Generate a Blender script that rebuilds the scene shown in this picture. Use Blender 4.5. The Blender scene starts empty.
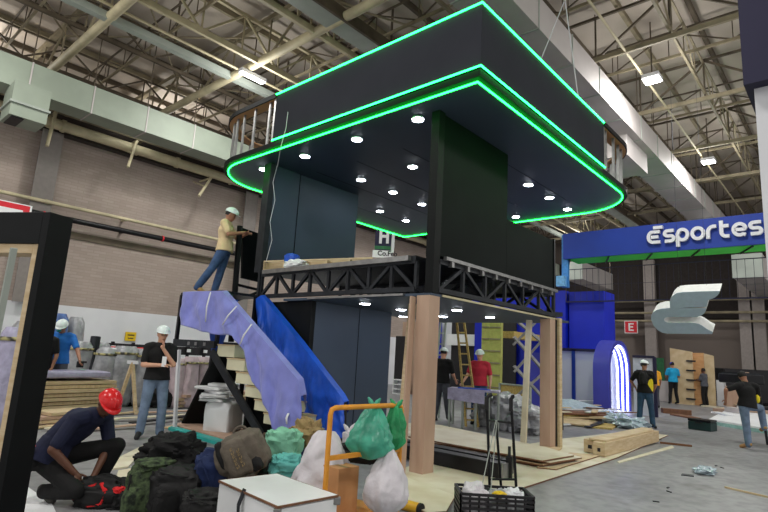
import bpy, bmesh, math, random
from mathutils import Vector, Matrix, noise, Euler
random.seed(7)
PI = math.pi
V = Vector
COL = bpy.context.scene.collection
sc = bpy.context.scene

# ------------------------------------------------------------------ camera
FPX = 535.0
CH = 1.5168
RR = V((0.65945962, -0.74958285, 0.05690835)); UU = V((-0.17328514, -0.07791372, 0.98178496)); FF = V((0.73149523, 0.65730891, 0.18127252))
cd = bpy.data.cameras.new('camera'); cam = bpy.data.objects.new('camera', cd); COL.objects.link(cam)
cd.sensor_width = 36; cd.lens = FPX / 768 * 36; cd.clip_end = 200; cd.clip_start = 0.05
cam.matrix_world = Matrix(((RR.x, UU.x, -FF.x, 0), (RR.y, UU.y, -FF.y, 0), (RR.z, UU.z, -FF.z, CH), (0, 0, 0, 1)))
sc.camera = cam
EYE = V((0, 0, CH))
def ray(x, y): return FF + RR * ((x - 384) / FPX) - UU * ((y - 256) / FPX)
def G(x, y, z=0.0): d = ray(x, y); return EYE + d * ((z - CH) / d.z)
def AX(x, y, X): d = ray(x, y); return EYE + d * (X / d.x)
def AY(x, y, Y): d = ray(x, y); return EYE + d * (Y / d.y)
def GD(x, dep):                      # ground point in the direction of a column, at a distance
    y = 345 + .058 * (x - 384) + 8
    d = ray(x, y); h = V((d.x, d.y, 0)); return h * (dep / h.dot(FF))

# ------------------------------------------------------------------ materials
def lin(c):
    return tuple(((v / 255) / 12.92 if v / 255 <= .04045 else ((v / 255 + .055) / 1.055) ** 2.4) for v in c)
def mat(name, rgb, rough=.6, metal=0., var=.12, scale=8., bump=.0, stretch=(1, 1, 1), rgb2=None, alpha=1., trans=0., spec=.4, detail=4, bscale=None, sheen=0):
    m = bpy.data.materials.new(name); m.use_nodes = True; nt = m.node_tree; b = nt.nodes['Principled BSDF']
    c = lin(rgb); c2 = lin(rgb2) if rgb2 else tuple(max(0, v * (1 - var * 2)) for v in c); c1 = c if rgb2 else tuple(min(1, v * (1 + var)) for v in c)
    tc = nt.nodes.new('ShaderNodeTexCoord'); mp = nt.nodes.new('ShaderNodeMapping'); mp.inputs['Scale'].default_value = stretch
    nz = nt.nodes.new('ShaderNodeTexNoise'); nz.inputs['Scale'].default_value = scale; nz.inputs['Detail'].default_value = detail
    cr = nt.nodes.new('ShaderNodeValToRGB'); cr.color_ramp.elements[0].position = .35; cr.color_ramp.elements[1].position = .65
    cr.color_ramp.elements[0].color = (*c2, 1); cr.color_ramp.elements[1].color = (*c1, 1)
    L = nt.links.new
    L(tc.outputs['Object'], mp.inputs['Vector']); L(mp.outputs['Vector'], nz.inputs['Vector']); L(nz.outputs['Fac'], cr.inputs['Fac']); L(cr.outputs['Color'], b.inputs['Base Color'])
    b.inputs['Roughness'].default_value = rough; b.inputs['Metallic'].default_value = metal; b.inputs['Specular IOR Level'].default_value = spec
    b.inputs['Alpha'].default_value = alpha; b.inputs['Transmission Weight'].default_value = trans
    if sheen: b.inputs['Sheen Weight'].default_value = sheen
    if bump:
        bp = nt.nodes.new('ShaderNodeBump'); bp.inputs['Strength'].default_value = bump; bp.inputs['Distance'].default_value = .03
        n2 = nt.nodes.new('ShaderNodeTexNoise'); n2.inputs['Scale'].default_value = bscale or scale * 3; n2.inputs['Detail'].default_value = 6
        L(mp.outputs['Vector'], n2.inputs['Vector']); L(n2.outputs['Fac'], bp.inputs['Height']); L(bp.outputs['Normal'], b.inputs['Normal'])
    return m
def emis(name, rgb, s, base=None):
    m = bpy.data.materials.new(name); m.use_nodes = True; b = m.node_tree.nodes['Principled BSDF']
    c = (*rgb, 1); b.inputs['Base Color'].default_value = c; b.inputs['Emission Color'].default_value = c; b.inputs['Emission Strength'].default_value = s
    return m
M = {}
M['black_panel'] = mat('black_panel', (13, 19, 18), .55, var=.1, scale=2, spec=.08)
M['parapet'] = mat('parapet_cloth', (47, 48, 55), .85, var=.04, scale=1.5, spec=.12)
M['navy_panel'] = mat('navy_panel', (58, 72, 90), .5, var=.05, scale=.8, spec=.4)
M['frame_black'] = mat('frame_black', (10, 13, 15), .5, var=.15, scale=3, spec=.15)
M['steel_dark'] = mat('steel_dark', (44, 47, 52), .45, .5, var=.15, scale=5)
M['steel_black'] = mat('steel_black', (22, 22, 26), .4, .3, var=.15, scale=5)
M['aluminium'] = mat('aluminium', (150, 150, 150), .35, .8, var=.1)
M['galv'] = mat('galvanized', (160, 168, 160), .5, .15, var=.06, scale=1.5)
M['duct'] = mat('duct_green', (144, 154, 140), .55, .05, var=.05, scale=1.2)
M['duct_pale'] = mat('duct_pale', (186, 180, 178), .6, .0, var=.04, scale=1)
M['cream'] = mat('cream_steel', (192, 182, 150), .6, var=.1, scale=2)
M['cream2'] = mat('cream_steel_dull', (146, 136, 112), .65, var=.15, scale=2)
M['brown_steel'] = mat('brown_steel', (92, 82, 68), .7, var=.15, scale=2)
M['roof'] = mat('roof_sheet', (186, 176, 164), .8, var=.08, scale=.6)
M['wood'] = mat('pale_plywood', (206, 186, 152), .65, rgb2=(190, 166, 128), scale=5, stretch=(1, 1, 6), bump=.1)
M['ply'] = mat('plywood', (200, 180, 145), .6, rgb2=(184, 160, 122), scale=3, stretch=(6, 1, 1), bump=.05)
M['pinkwood'] = mat('pink_plywood', (184, 156, 136), .7, rgb2=(172, 142, 122), scale=4, stretch=(1, 1, .25), bump=.1)
M['orangeply'] = mat('orange_plywood', (206, 160, 110), .65, rgb2=(192, 140, 92), scale=2, stretch=(1, 1, 5))
M['floorboard'] = mat('floor_board', (216, 210, 188), .5, rgb2=(200, 190, 162), scale=2.5)
M['edge_brown'] = mat('board_edge', (120, 82, 58), .7, scale=10)
M['white'] = mat('white_laminate', (226, 228, 230), .4, var=.03, scale=3)
M['whitew'] = mat('white_paint', (214, 216, 220), .7, var=.03, scale=1)
M['purple'] = mat('lilac_fabric', (122, 128, 200), .85, var=.07, scale=3, bump=.15, bscale=60, sheen=.3)
M['bluetarp'] = mat('blue_tarp', (26, 82, 196), .45, var=.12, scale=3, bump=.1, bscale=30)
M['booth_blue'] = mat('booth_blue', (10, 34, 180), .5, var=.04, scale=1)
M['banner_blue'] = mat('banner_blue', (14, 50, 142), .6, var=.05, scale=1)
M['banner_green'] = mat('banner_green', (84, 236, 84), .6, var=.05, scale=1)
M['arch_purple'] = mat('arch_blue', (62, 66, 170), .4, var=.05, scale=1)
M['navy_wall'] = mat('navy_wall', (28, 26, 58), .6, var=.05, scale=1)
M['cream_step'] = mat('cream_step', (212, 208, 178), .6, var=.04, scale=2)
M['skin_dark'] = mat('skin_dark', (92, 58, 42), .5, var=.06, scale=10)
M['skin'] = mat('skin_light', (206, 156, 130), .5, var=.05, scale=10)
M['skin_mid'] = mat('skin_mid', (158, 112, 88), .5, var=.05, scale=10)
M['hair'] = mat('hair_dark', (24, 20, 18), .7, var=.2, scale=30)
M['eye'] = mat('eye_dark', (18, 14, 12), .2, var=0)
M['jeans'] = mat('jeans', (106, 124, 148), .85, var=.12, scale=8, bump=.2, bscale=40)
M['jeans_blue'] = mat('jeans_blue', (62, 88, 128), .85, var=.15, scale=8, bump=.2, bscale=40)
M['jeans_dark'] = mat('jeans_dark', (46, 74, 98), .85, var=.15, scale=8)
M['grey_trousers'] = mat('grey_trousers', (78, 80, 88), .85, var=.15, scale=8)
M['black_cloth'] = mat('black_cloth', (11, 11, 13), .85, var=.2, scale=8, bump=.2, bscale=30)
M['navy_shirt'] = mat('navy_shirt', (18, 24, 52), .85, var=.12, scale=8, bump=.2, bscale=25)
M['cream_shirt'] = mat('cream_shirt', (214, 192, 150), .85, var=.06, scale=6, bump=.2, bscale=25)
M['red_shirt'] = mat('red_shirt', (190, 48, 66), .85, var=.06, scale=6)
M['blue_shirt'] = mat('blue_shirt', (36, 108, 190), .85, var=.1, scale=6)
M['cyan_shirt'] = mat('cyan_shirt', (24, 150, 196), .85, var=.06, scale=6)
M['yellow_vest'] = mat('yellow_vest', (226, 206, 40), .8, var=.05, scale=6)
M['orange_vest'] = mat('orange_vest', (240, 170, 40), .8, var=.05, scale=6)
M['tan_boot'] = mat('tan_boot', (170, 132, 84), .7, var=.1, scale=8)
M['grey_boot'] = mat('grey_boot', (62, 60, 56), .75, var=.15, scale=12)
M['helmet_white'] = mat('helmet_white', (222, 232, 232), .3, var=.02)
M['helmet_red'] = mat('helmet_red', (206, 32, 36), .25, var=.06, scale=10)
M['camo'] = mat('camouflage', (76, 92, 62), .9, rgb2=(26, 34, 26), scale=22, bump=.3, detail=2)
M['bag_navy'] = mat('bag_navy', (26, 42, 84), .8, var=.12, scale=6, bump=.3, bscale=12)
M['bag_brown'] = mat('bag_brown', (98, 90, 80), .85, var=.15, scale=10, bump=.35, bscale=18)
M['bag_black'] = mat('bag_black', (13, 13, 15), .7, var=.2, scale=8, bump=.4, bscale=12)
M['mint'] = mat('mint_cloth', (128, 190, 162), .85, var=.1, scale=5, bump=.4, bscale=10)
M['teal'] = mat('teal_cloth', (96, 178, 172), .8, var=.12, scale=5, bump=.4, bscale=12)
M['tan'] = mat('tan_cloth', (150, 128, 88), .9, var=.15, scale=6, bump=.5, bscale=12)
M['sack'] = mat('white_sack', (206, 202, 208), .6, var=.05, scale=6, bump=.5, bscale=9)
M['green_bag'] = mat('green_plastic', (70, 168, 140), .3, var=.15, scale=6, bump=.5, bscale=16, alpha=.88)
M['green_bag2'] = mat('bright_green_plastic', (44, 160, 100), .3, var=.15, scale=6, bump=.5, bscale=16, alpha=.92)
M['orange'] = mat('orange_paint', (212, 142, 40), .45, var=.08, scale=10)
M['yellow_tube'] = mat('yellow_tube', (216, 166, 44), .45, var=.06, scale=8)
M['cardboard'] = mat('cardboard', (188, 138, 92), .8, var=.06, scale=5)
M['rubber'] = mat('rubber', (28, 28, 30), .75, var=.15)
M['crate'] = mat('crate_plastic', (30, 28, 32), .45, var=.15)
M['red_cloth'] = mat('red_cloth', (214, 34, 38), .7, var=.08, scale=10)
M['silver'] = mat('silver_wrap', (160, 162, 166), .35, .15, var=.14, scale=6, bump=.5, bscale=14)
M['pink_wrap'] = mat('pink_wrap', (196, 178, 184), .35, .05, var=.1, scale=6, bump=.5, bscale=14)
M['lilac_wrap'] = mat('lilac_wrap', (168, 164, 190), .35, .05, var=.1, scale=6, bump=.5, bscale=14)
M['tealboard'] = mat('teal_board', (40, 166, 160), .5, var=.08)
M['osb'] = mat('osb', (196, 172, 104), .75, rgb2=(160, 134, 76), scale=30)
M['greenply'] = mat('yellow_green_board', (172, 174, 96), .7, var=.08, scale=5)
M['plastic_clear'] = mat('pale_plastic', (186, 204, 214), .2, var=.08, alpha=.85)
M['sign_red'] = mat('sign_red', (206, 36, 50), .5, var=.02)
M['sign_yellow'] = mat('sign_yellow', (220, 184, 30), .5, var=.02)
M['blue_wrap'] = mat('blue_wrap', (84, 112, 168), .35, .05, var=.14, scale=6, bump=.5, bscale=14)
M['tape'] = mat('hazard_tape', (180, 172, 120), .5, rgb2=(60, 58, 50), scale=14, detail=0)
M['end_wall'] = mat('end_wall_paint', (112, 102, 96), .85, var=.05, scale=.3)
M['barrier'] = mat('dark_barrier', (34, 32, 36), .6, var=.1)
M['letter'] = mat('letter_grey', (206, 208, 214), .4, var=.02)
M['logo_face_shaded'] = mat('logo_face_shaded', (168, 186, 200), .4, var=.03)  # face turned down: its shade is put into this darker colour
M['logo_side_lit'] = mat('logo_side_lit', (222, 224, 222), .5, var=.03)  # upper sides: light from above is put into this paler colour
M['seal'] = mat('green_boardedge', (46, 110, 70), .6, var=.1)
M['neon'] = emis('green_neon', (.014, 1, .12), 18)
M['neon_soft'] = emis('green_neon_low', (.012, 1, .07), 20)
M['neon_white'] = emis('white_neon', (.72, .76, 1), 9)
M['down'] = emis('downlight_glow', (.86, .9, 1), 60)
M['hb'] = emis('high_bay_glow', (1, 1, .97), 14)
def glassmat():
    m = bpy.data.materials.new('booth_glass'); m.use_nodes = True; b = m.node_tree.nodes['Principled BSDF']
    b.inputs['Base Color'].default_value = (.62, .66, .74, 1); b.inputs['Alpha'].default_value = .55; b.inputs['Roughness'].default_value = .12
    return m
M['glass'] = glassmat()
def floormat():
    m = bpy.data.materials.new('concrete_floor'); m.use_nodes = True; nt = m.node_tree; b = nt.nodes['Principled BSDF']; L = nt.links.new; N = nt.nodes.new
    tc = N('ShaderNodeTexCoord')
    n1 = N('ShaderNodeTexNoise'); n1.inputs['Scale'].default_value = .35; n1.inputs['Detail'].default_value = 8; n1.inputs['Roughness'].default_value = .65
    n2 = N('ShaderNodeTexNoise'); n2.inputs['Scale'].default_value = 7; n2.inputs['Detail'].default_value = 8
    n3 = N('ShaderNodeTexNoise'); n3.inputs['Scale'].default_value = 1.3; n3.inputs['Detail'].default_value = 3
    for n in (n1, n2, n3): L(tc.outputs['Object'], n.inputs['Vector'])
    c1 = N('ShaderNodeValToRGB'); c1.color_ramp.elements[0].position = .3; c1.color_ramp.elements[1].position = .7
    c1.color_ramp.elements[0].color = (*lin((118, 118, 120)), 1); c1.color_ramp.elements[1].color = (*lin((152, 152, 154)), 1)
    L(n1.outputs['Fac'], c1.inputs['Fac'])
    c2 = N('ShaderNodeValToRGB'); c2.color_ramp.elements[0].position = .35; c2.color_ramp.elements[1].position = .6
    c2.color_ramp.elements[0].color = (.72, .72, .72, 1); c2.color_ramp.elements[1].color = (1, 1, 1, 1)
    L(n2.outputs['Fac'], c2.inputs['Fac'])
    c3 = N('ShaderNodeValToRGB'); c3.color_ramp.elements[0].position = .30; c3.color_ramp.elements[1].position = .38
    c3.color_ramp.elements[0].color = (.62, .6, .58, 1); c3.color_ramp.elements[1].color = (1, 1, 1, 1)
    L(n3.outputs['Fac'], c3.inputs['Fac'])
    m1 = N('ShaderNodeMixRGB'); m1.blend_type = 'MULTIPLY'; m1.inputs[0].default_value = 1; L(c1.outputs[0], m1.inputs[1]); L(c2.outputs[0], m1.inputs[2])
    m2 = N('ShaderNodeMixRGB'); m2.blend_type = 'MULTIPLY'; m2.inputs[0].default_value = .8; L(m1.outputs[0], m2.inputs[1]); L(c3.outputs[0], m2.inputs[2])
    L(m2.outputs[0], b.inputs['Base Color'])
    mr = N('ShaderNodeMapRange'); mr.inputs['To Min'].default_value = .28; mr.inputs['To Max'].default_value = .6; L(n1.outputs['Fac'], mr.inputs['Value']); L(mr.outputs[0], b.inputs['Roughness'])
    bp = N('ShaderNodeBump'); bp.inputs['Strength'].default_value = .12; bp.inputs['Distance'].default_value = .01; L(n2.outputs['Fac'], bp.inputs['Height']); L(bp.outputs[0], b.inputs['Normal'])
    return m
M['floor'] = floormat()
def wallmat():
    m = bpy.data.materials.new('hall_wall'); m.use_nodes = True; nt = m.node_tree; b = nt.nodes['Principled BSDF']; L = nt.links.new; N = nt.nodes.new
    tc = N('ShaderNodeTexCoord'); mp = N('ShaderNodeMapping'); mp.inputs['Rotation'].default_value = (PI / 2, 0, 0); L(tc.outputs['Object'], mp.inputs['Vector'])
    br = N('ShaderNodeTexBrick'); br.inputs['Scale'].default_value = 1; br.inputs['Brick Width'].default_value = .4; br.inputs['Row Height'].default_value = .1; br.inputs['Mortar Size'].default_value = .01
    br.inputs['Color1'].default_value = (*lin((166, 152, 143)), 1); br.inputs['Color2'].default_value = (*lin((156, 142, 133)), 1); br.inputs['Mortar'].default_value = (*lin((150, 137, 128)), 1)
    L(mp.outputs[0], br.inputs['Vector'])
    nz = N('ShaderNodeTexNoise'); nz.inputs['Scale'].default_value = .8; nz.inputs['Detail'].default_value = 6; L(tc.outputs['Object'], nz.inputs['Vector'])
    mr = N('ShaderNodeMapRange'); mr.inputs['To Min'].default_value = .8; mr.inputs['To Max'].default_value = 1.15; L(nz.outputs['Fac'], mr.inputs['Value'])
    mx = N('ShaderNodeMixRGB'); mx.blend_type = 'MULTIPLY'; mx.inputs[0].default_value = 1; L(br.outputs['Color'], mx.inputs[1]); L(mr.outputs[0], mx.inputs[2])
    L(mx.outputs[0], b.inputs['Base Color']); b.inputs['Roughness'].default_value = .85
    return m
M['wall'] = wallmat()

# ------------------------------------------------------------------ mesh builder
def basis(d, side=None):
    d = d.normalized()
    s = V(side) if side is not None else (V((0, 0, 1)) if abs(d.z) < .9 else V((1, 0, 0)))
    if side is None: a = d.cross(s).normalized()
    else: a = (s - d * s.dot(d)).normalized()
    return a, d.cross(a).normalized(), d
class MB:
    def __init__(s, mtx=None): s.bm = bmesh.new(); s.m = mtx or Matrix()
    def v(s, p): return s.bm.verts.new(s.m @ V(p))
    def face(s, vs):
        try: return s.bm.faces.new(vs)
        except ValueError: return None
    def box(s, lo, hi, mtx=None):
        mm = mtx or Matrix()
        p = [s.v(mm @ V((x, y, z))) for z in (lo[2], hi[2]) for y in (lo[1], hi[1]) for x in (lo[0], hi[0])]
        for f in ((0, 2, 3, 1), (4, 5, 7, 6), (0, 1, 5, 4), (2, 6, 7, 3), (0, 4, 6, 2), (1, 3, 7, 5)): s.face([p[i] for i in f])
        return s
    def cbox(s, c, size, rz=0, mtx=None):
        h = V(size) / 2; mm = (mtx or Matrix()) @ Matrix.Translation(V(c)) @ Matrix.Rotation(rz, 4, 'Z')
        return s.box(-h, h, mm)
    def bar(s, a, b, w, h=None, side=None):
        a = V(a); b = V(b); h = h or w; x, y, d = basis(b - a, side)
        p = [s.v(q + x * (i * w / 2) + y * (j * h / 2)) for q in (a, b) for i, j in ((-1, -1), (1, -1), (1, 1), (-1, 1))]
        for f in ((3, 2, 1, 0), (4, 5, 6, 7), (0, 1, 5, 4), (1, 2, 6, 5), (2, 3, 7, 6), (3, 0, 4, 7)): s.face([p[i] for i in f])
        return s
    def tube(s, pts, r, n=10, side=None, sx=1, caps=True):
        pts = [V(p) for p in pts]; k = len(pts); r = r if isinstance(r, (list, tuple)) else [r] * k
        rings = []; pa = None
        for i, p in enumerate(pts):
            d = (pts[min(i + 1, k - 1)] - pts[max(i - 1, 0)])
            if side is not None or pa is None: a, b, d = basis(d, side)
            else:
                d = d.normalized(); a = (pa - d * pa.dot(d)).normalized(); b = d.cross(a)
            pa = a
            rings.append([s.v(p + a * (math.cos(t) * r[i] * sx) + b * (math.sin(t) * r[i])) for t in [2 * PI * j / n for j in range(n)]])
        for A, B in zip(rings, rings[1:]):
            for j in range(n): s.face([A[j], A[(j + 1) % n], B[(j + 1) % n], B[j]])
        if caps: s.face(rings[0][::-1]); s.face(rings[-1])
        return s
    def ell(s, c, rad, mtx=None, nu=16, nv=10, fn=None):
        mm = Matrix.Translation(V(c)) @ (mtx or Matrix()); rad = V(rad) if not isinstance(rad, (int, float)) else V((rad,) * 3)
        rows = []
        for i in range(nv + 1):
            ph = PI * i / nv; row = []
            for j in range(nu if 0 < i < nv else 1):
                th = 2 * PI * j / nu; q = V((math.sin(ph) * math.cos(th), math.sin(ph) * math.sin(th), math.cos(ph)))
                if fn: q = fn(q)
                row.append(s.v(mm @ V((q.x * rad.x, q.y * rad.y, q.z * rad.z))))
            rows.append(row)
        for A, B in zip(rows, rows[1:]):
            for j in range(nu):
                j2 = (j + 1) % nu
                if len(A) == 1: s.face([A[0], B[j], B[j2]])
                elif len(B) == 1: s.face([A[j], B[0], A[j2]])
                else: s.face([A[j], B[j], B[j2], A[j2]])
        return s
    def caps(s, a, b, r1, r2, n=12, side=None, sx=1):        # capsule with elliptical section
        a = V(a); b = V(b); x, y, d = basis(b - a, side); L = (b - a).length
        pts = []; rs = []
        for t in (80, 60, 40, 20): pts.append(a - d * (r1 * math.sin(math.radians(t)))); rs.append(r1 * math.cos(math.radians(t)))
        pts.append(a); rs.append(r1); pts.append(b); rs.append(r2)
        for t in (20, 40, 60, 80): pts.append(b + d * (r2 * math.sin(math.radians(t)))); rs.append(r2 * math.cos(math.radians(t)))
        return s.tube(pts, rs, n, side=x, sx=sx)
    def prism(s, pts, z0, z1):                             # xy polygon extruded in z
        a = [s.v((p[0], p[1], z0)) for p in pts]; b = [s.v((p[0], p[1], z1)) for p in pts]; n = len(pts)
        s.face(a[::-1]); s.face(b)
        for i in range(n): s.face([a[i], a[(i + 1) % n], b[(i + 1) % n], b[i]])
        return s
    def slab(s, pts, off):                                 # 3d polygon extruded by a vector
        off = V(off); a = [s.v(p) for p in pts]; b = [s.v(V(p) + off) for p in pts]; n = len(pts)
        s.face(a[::-1]); s.face(b)
        for i in range(n): s.face([a[i], a[(i + 1) % n], b[(i + 1) % n], b[i]])
        return s
    def sweep(s, pts, w, h, closed=False):                  # rectangular section following an xy path (w outward, h up)
        pts = [V(p) for p in pts]; n = len(pts); rings = []
        for i, p in enumerate(pts):
            a = pts[(i - 1) % n] if closed or i else p; b = pts[(i + 1) % n] if closed or i < n - 1 else p
            d = (b - a); nn = V((d.y, -d.x, 0)).normalized()
            rings.append([s.v(p), s.v(p + nn * w), s.v(p + nn * w + V((0, 0, h))), s.v(p + V((0, 0, h)))])
        m = n if closed else n - 1
        for i in range(m):
            A = rings[i]; B = rings[(i + 1) % n]
            for k in range(4): s.face([A[k], A[(k + 1) % 4], B[(k + 1) % 4], B[k]])
        if not closed: s.face(rings[0][::-1]); s.face(rings[-1])
        return s
    def grid(s, rows):
        vs = [[s.v(p) for p in r] for r in rows]
        for A, B in zip(vs, vs[1:]):
            for j in range(len(A) - 1): s.face([A[j], A[j + 1], B[j + 1], B[j]])
        return s
def finish(o, smooth=True, bevel=0):
    if smooth:
        for p in o.data.polygons: p.use_smooth = True
        try: o.data.set_sharp_from_angle(angle=math.radians(38))
        except Exception: pass
    if bevel:
        b = o.modifiers.new('bevel', 'BEVEL'); b.width = bevel; b.segments = 2; b.limit_method = 'ANGLE'
def obj(name, mb, m, parent=None, smooth=True, bevel=0, solid=0):
    bm = mb.bm if isinstance(mb, MB) else mb
    bmesh.ops.recalc_face_normals(bm, faces=bm.faces)
    me = bpy.data.meshes.new(name)
    if parent is not None: org = wloc(parent)
    else:
        xs = [v.co.x for v in bm.verts]; ys = [v.co.y for v in bm.verts]; zs = [v.co.z for v in bm.verts]
        org = V(((min(xs) + max(xs)) / 2, (min(ys) + max(ys)) / 2, min(zs)))
    bmesh.ops.translate(bm, verts=bm.verts, vec=-org)
    bm.to_mesh(me); bm.free(); me.materials.append(M[m] if isinstance(m, str) else m)
    o = bpy.data.objects.new(name, me); COL.objects.link(o)
    if parent is not None: o.parent = parent
    else: o.location = org
    finish(o, smooth, bevel)
    if solid: md = o.modifiers.new('solid', 'SOLIDIFY'); md.thickness = solid; md.offset = 0
    return o
def wloc(o):
    p = V((0, 0, 0))
    while o is not None: p += o.location; o = o.parent
    return p
def tag(o, label, cat, group=None):
    o['label'] = label; o['category'] = cat; o['kind'] = 'thing'
    if group: o['group'] = group
    return o
def thing(name, label, cat, loc=(0, 0, 0), group=None):
    o = bpy.data.objects.new(name, None); COL.objects.link(o); o.location = V(loc); o.empty_display_size = .2
    return tag(o, label, cat, group)
def struct(name, mb, m, parent=None, **k):
    o = obj(name, mb, m, parent, **k)
    if parent is None: o['kind'] = 'structure'
    return o
def dup(root, loc, label=None, group=None, rz=0):
    r = root.copy(); COL.objects.link(r); r.location = loc; r.rotation_euler.z = root.rotation_euler.z + rz
    if label: r['label'] = label
    if group: r['group'] = group
    for ch in list(root.children):
        c = ch.copy(); COL.objects.link(c); c.parent = r
        for g in ch.children:
            d = g.copy(); COL.objects.link(d); d.parent = c
    return r
def rpl(lo, hi): return random.uniform(lo, hi)
def textmesh(s, size, ext, mtx, bold=.0):
    cu = bpy.data.curves.new('lettering', 'FONT'); cu.body = s; cu.size = size; cu.extrude = ext; cu.offset = bold
    o = bpy.data.objects.new('lettering', cu); COL.objects.link(o); dg = bpy.context.evaluated_depsgraph_get()
    me = bpy.data.meshes.new_from_object(o.evaluated_get(dg)); bpy.data.objects.remove(o)
    mb = MB(); mb.bm.from_mesh(me); bmesh.ops.transform(mb.bm, matrix=mtx, verts=mb.bm.verts); return mb
def frame(o, x, y):                                        # matrix with origin o, axes x (text right), y (text up)
    x = V(x).normalized(); y = V(y).normalized(); z = x.cross(y); m = Matrix(((x.x, y.x, z.x, o[0]), (x.y, y.y, z.y, o[1]), (x.z, y.z, z.z, o[2]), (0, 0, 0, 1))); return m
#==SECTIONS==
# ================================================================== HALL
HY, HX, HZ = 19.0, 40.0, 11.6
struct('floor', MB().box((-9, -18, -.2), (HX + .3, HY + .3, 0)), 'floor', smooth=False)
struct('wall_left', MB().box((-9, HY, 0), (HX + .3, HY + .3, 9.75)), 'wall', smooth=False)
struct('wall_back', MB().box((HX, -18, 0), (HX + .3, HY, HZ)), 'end_wall', smooth=False)
ce = struct('ceiling', MB().box((-9, -18, HZ), (HX + .3, 30, HZ + .15)), 'roof', smooth=False)
struct('ledge_roof', MB().box((-9, HY + .3, 9.6), (HX, 30, 9.75)), 'roof', smooth=False)
struct('wall_far_left', MB().box((-9, 30, 0), (HX + .3, 30.3, HZ)), 'wall', smooth=False)
for k in range(30):
    y = 29.2 - 1.55 * k
    obj('purlin', MB().box((-8.8, y - .05, HZ - .2), (HX - .2, y + .05, HZ - .02)), 'brown_steel' if k % 2 else 'cream2', ce, smooth=False)
def wz(x, y, Y=18.9): return AY(x, y, Y).z
struct('trim_1', MB().box((-9, HY - .06, 0), (HX, HY - .002, 2.48)), 'whitew', smooth=False)
struct('trim_2', MB().box((-9, HY - .05, wz(73, 238.5)), (HX, HY - .002, wz(73, 231.5))), 'brown_steel', smooth=False)  # dark band drawn along the wall below the pipes
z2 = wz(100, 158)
struct('trim_3', MB().box((-9, HY - .3, z2 + .35), (HX, HY - .002, 9.7)), mat('upper_wall_dark', (66, 60, 56), .9, var=.08), smooth=False)  # dark brown band along the top of the wall
n = 4
for px in (42, 251):
    X = AY(px, 190, 18.8).x
    struct('trim_%d' % n, MB().box((X - .3, HY - .35, 2.45), (X + .3, HY - .31, z2 + .34)), mat('pilaster_grey', (128, 122, 118), .8, var=.04), smooth=False); n += 1
def longpipe(name, x, y, Y, r, m, label, cat, seg=0):
    z = AY(x, y, Y).z
    t = thing(name, label, cat, (12, Y, z))
    obj('pipe_run', MB().tube([(-8, Y, z), (HX - .5, Y, z)], r, 12), m, t)
    k = -4.
    while k < 34:
        obj('pipe_bracket', MB().box((k - .04, Y, z - r * .5), (k + .04, HY - .003, z + r * .5)), m, t, smooth=False)
        obj('joint_ring', MB().tube([(k + 1.3, Y, z), (k + 1.35 + (0 if seg else .05), Y, z)], r * 1.2, 12), 'sign_red' if seg else m, t); k += 3.8
longpipe('wall_pipe', 100, 213.5, 18.6, .06, 'cream', 'thin cream pipe running along the left hall wall above the dark pipe', 'pipe')
longpipe('fire_pipe', 100, 226, 18.6, .09, 'steel_black', 'dark sprinkler pipe with red joints along the left hall wall', 'pipe', 1)
longpipe('wall_pipe', 100, 138, 18.3, .17, 'cream', 'thick cream pipe high on the left hall wall just under the dark top', 'pipe')
longpipe('wall_pipe', 100, 126, 18.2, .05, 'cream2', 'thin dull pipe highest on the left wall below the air duct', 'pipe')
for i, (a, b, w) in enumerate((((56, 112), (47, 146), 'leftmost'), ((137, 141), (128, 167), 'middle'), ((211, 178), (199, 196), 'rightmost'))):
    p = AY(*a, 18.1); q = AY(*b, 17.6)
    tag(obj('pipe_stay', MB().tube([p, q], .05, 8).tube([p, p + V((0, .8, 0))], .04, 8).tube([(p + q) / 2, (p + q) / 2 + V((0, .9, .35))], .03, 8), 'cream'), '%s of the three pale diagonal pipe stays on the left wall' % w, 'bracket', 'pipe stays on the left wall')
# roof trusses across the hall
def lattice(axis, c, lo, hi, z0, z1, m1, m2, step, name, label, group, rc=.08, w=.05, round_=True):
    P = (lambda t, z: V((c, t, z))) if axis == 'Y' else (lambda t, z: V((t, c, z)))
    t = thing(name, label, 'truss', P((lo + hi) / 2, z0), group)
    if round_: obj('bottom_chord', MB().tube([P(lo, z0), P(hi, z0)], rc, 10), m1, t)
    else: obj('bottom_chord', MB().bar(P(lo, z0), P(hi, z0), rc * 1.3, rc * 2.2), m1, t, smooth=False)
    obj('top_chord', MB().bar(P(lo, z1), P(hi, z1), rc * 1.2), m2, t, smooth=False)
    mb = MB(); k = lo; up = False
    while k < hi - .01:
        k2 = min(k + step, hi)
        mb.bar(P(k, z1 if up else z0), P(k2, z0 if up else z1), w); mb.bar(P(k, z0), P(k, z1), w * .7)
        up = not up; k = k2
    obj('web', mb, m2, t, smooth=False)
    return t
tx = [.8, 4.55, 8.35, 14.0, 18.1, 22.2, 26.3, 30.4, 34.5]
for i, X in enumerate(tx):
    lattice('Y', X, -14, 29, 10.0, 11.3, 'cream' if X < 10 else 'cream2', 'cream2' if X < 10 else 'brown_steel', 1.9, 'roof_truss',
            'steel roof truss crossing the hall under the roof sheets', 'roof trusses crossing the hall', .13 if X < 10 else .06, .06, X < 10)
for X in (3.4, 6.3, 10.2, 12.2, 16.0, 20.2, 24.2, 28.4):
    lattice('Y', X, -14, 29, 10.55, 11.35, 'cream2', 'brown_steel', 1.6, 'roof_joist', 'slim lattice joist between the main roof trusses', 'slim joists between the roof trusses', .04, .035, False)
def xgird(Y, z0, z1, m1, label, rc=.08, w=.06, step=1.3):
    return lattice('X', Y, -4, 39, z0, z1, m1, m1, step, 'roof_girder', label, None, rc, w, False)
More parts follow.
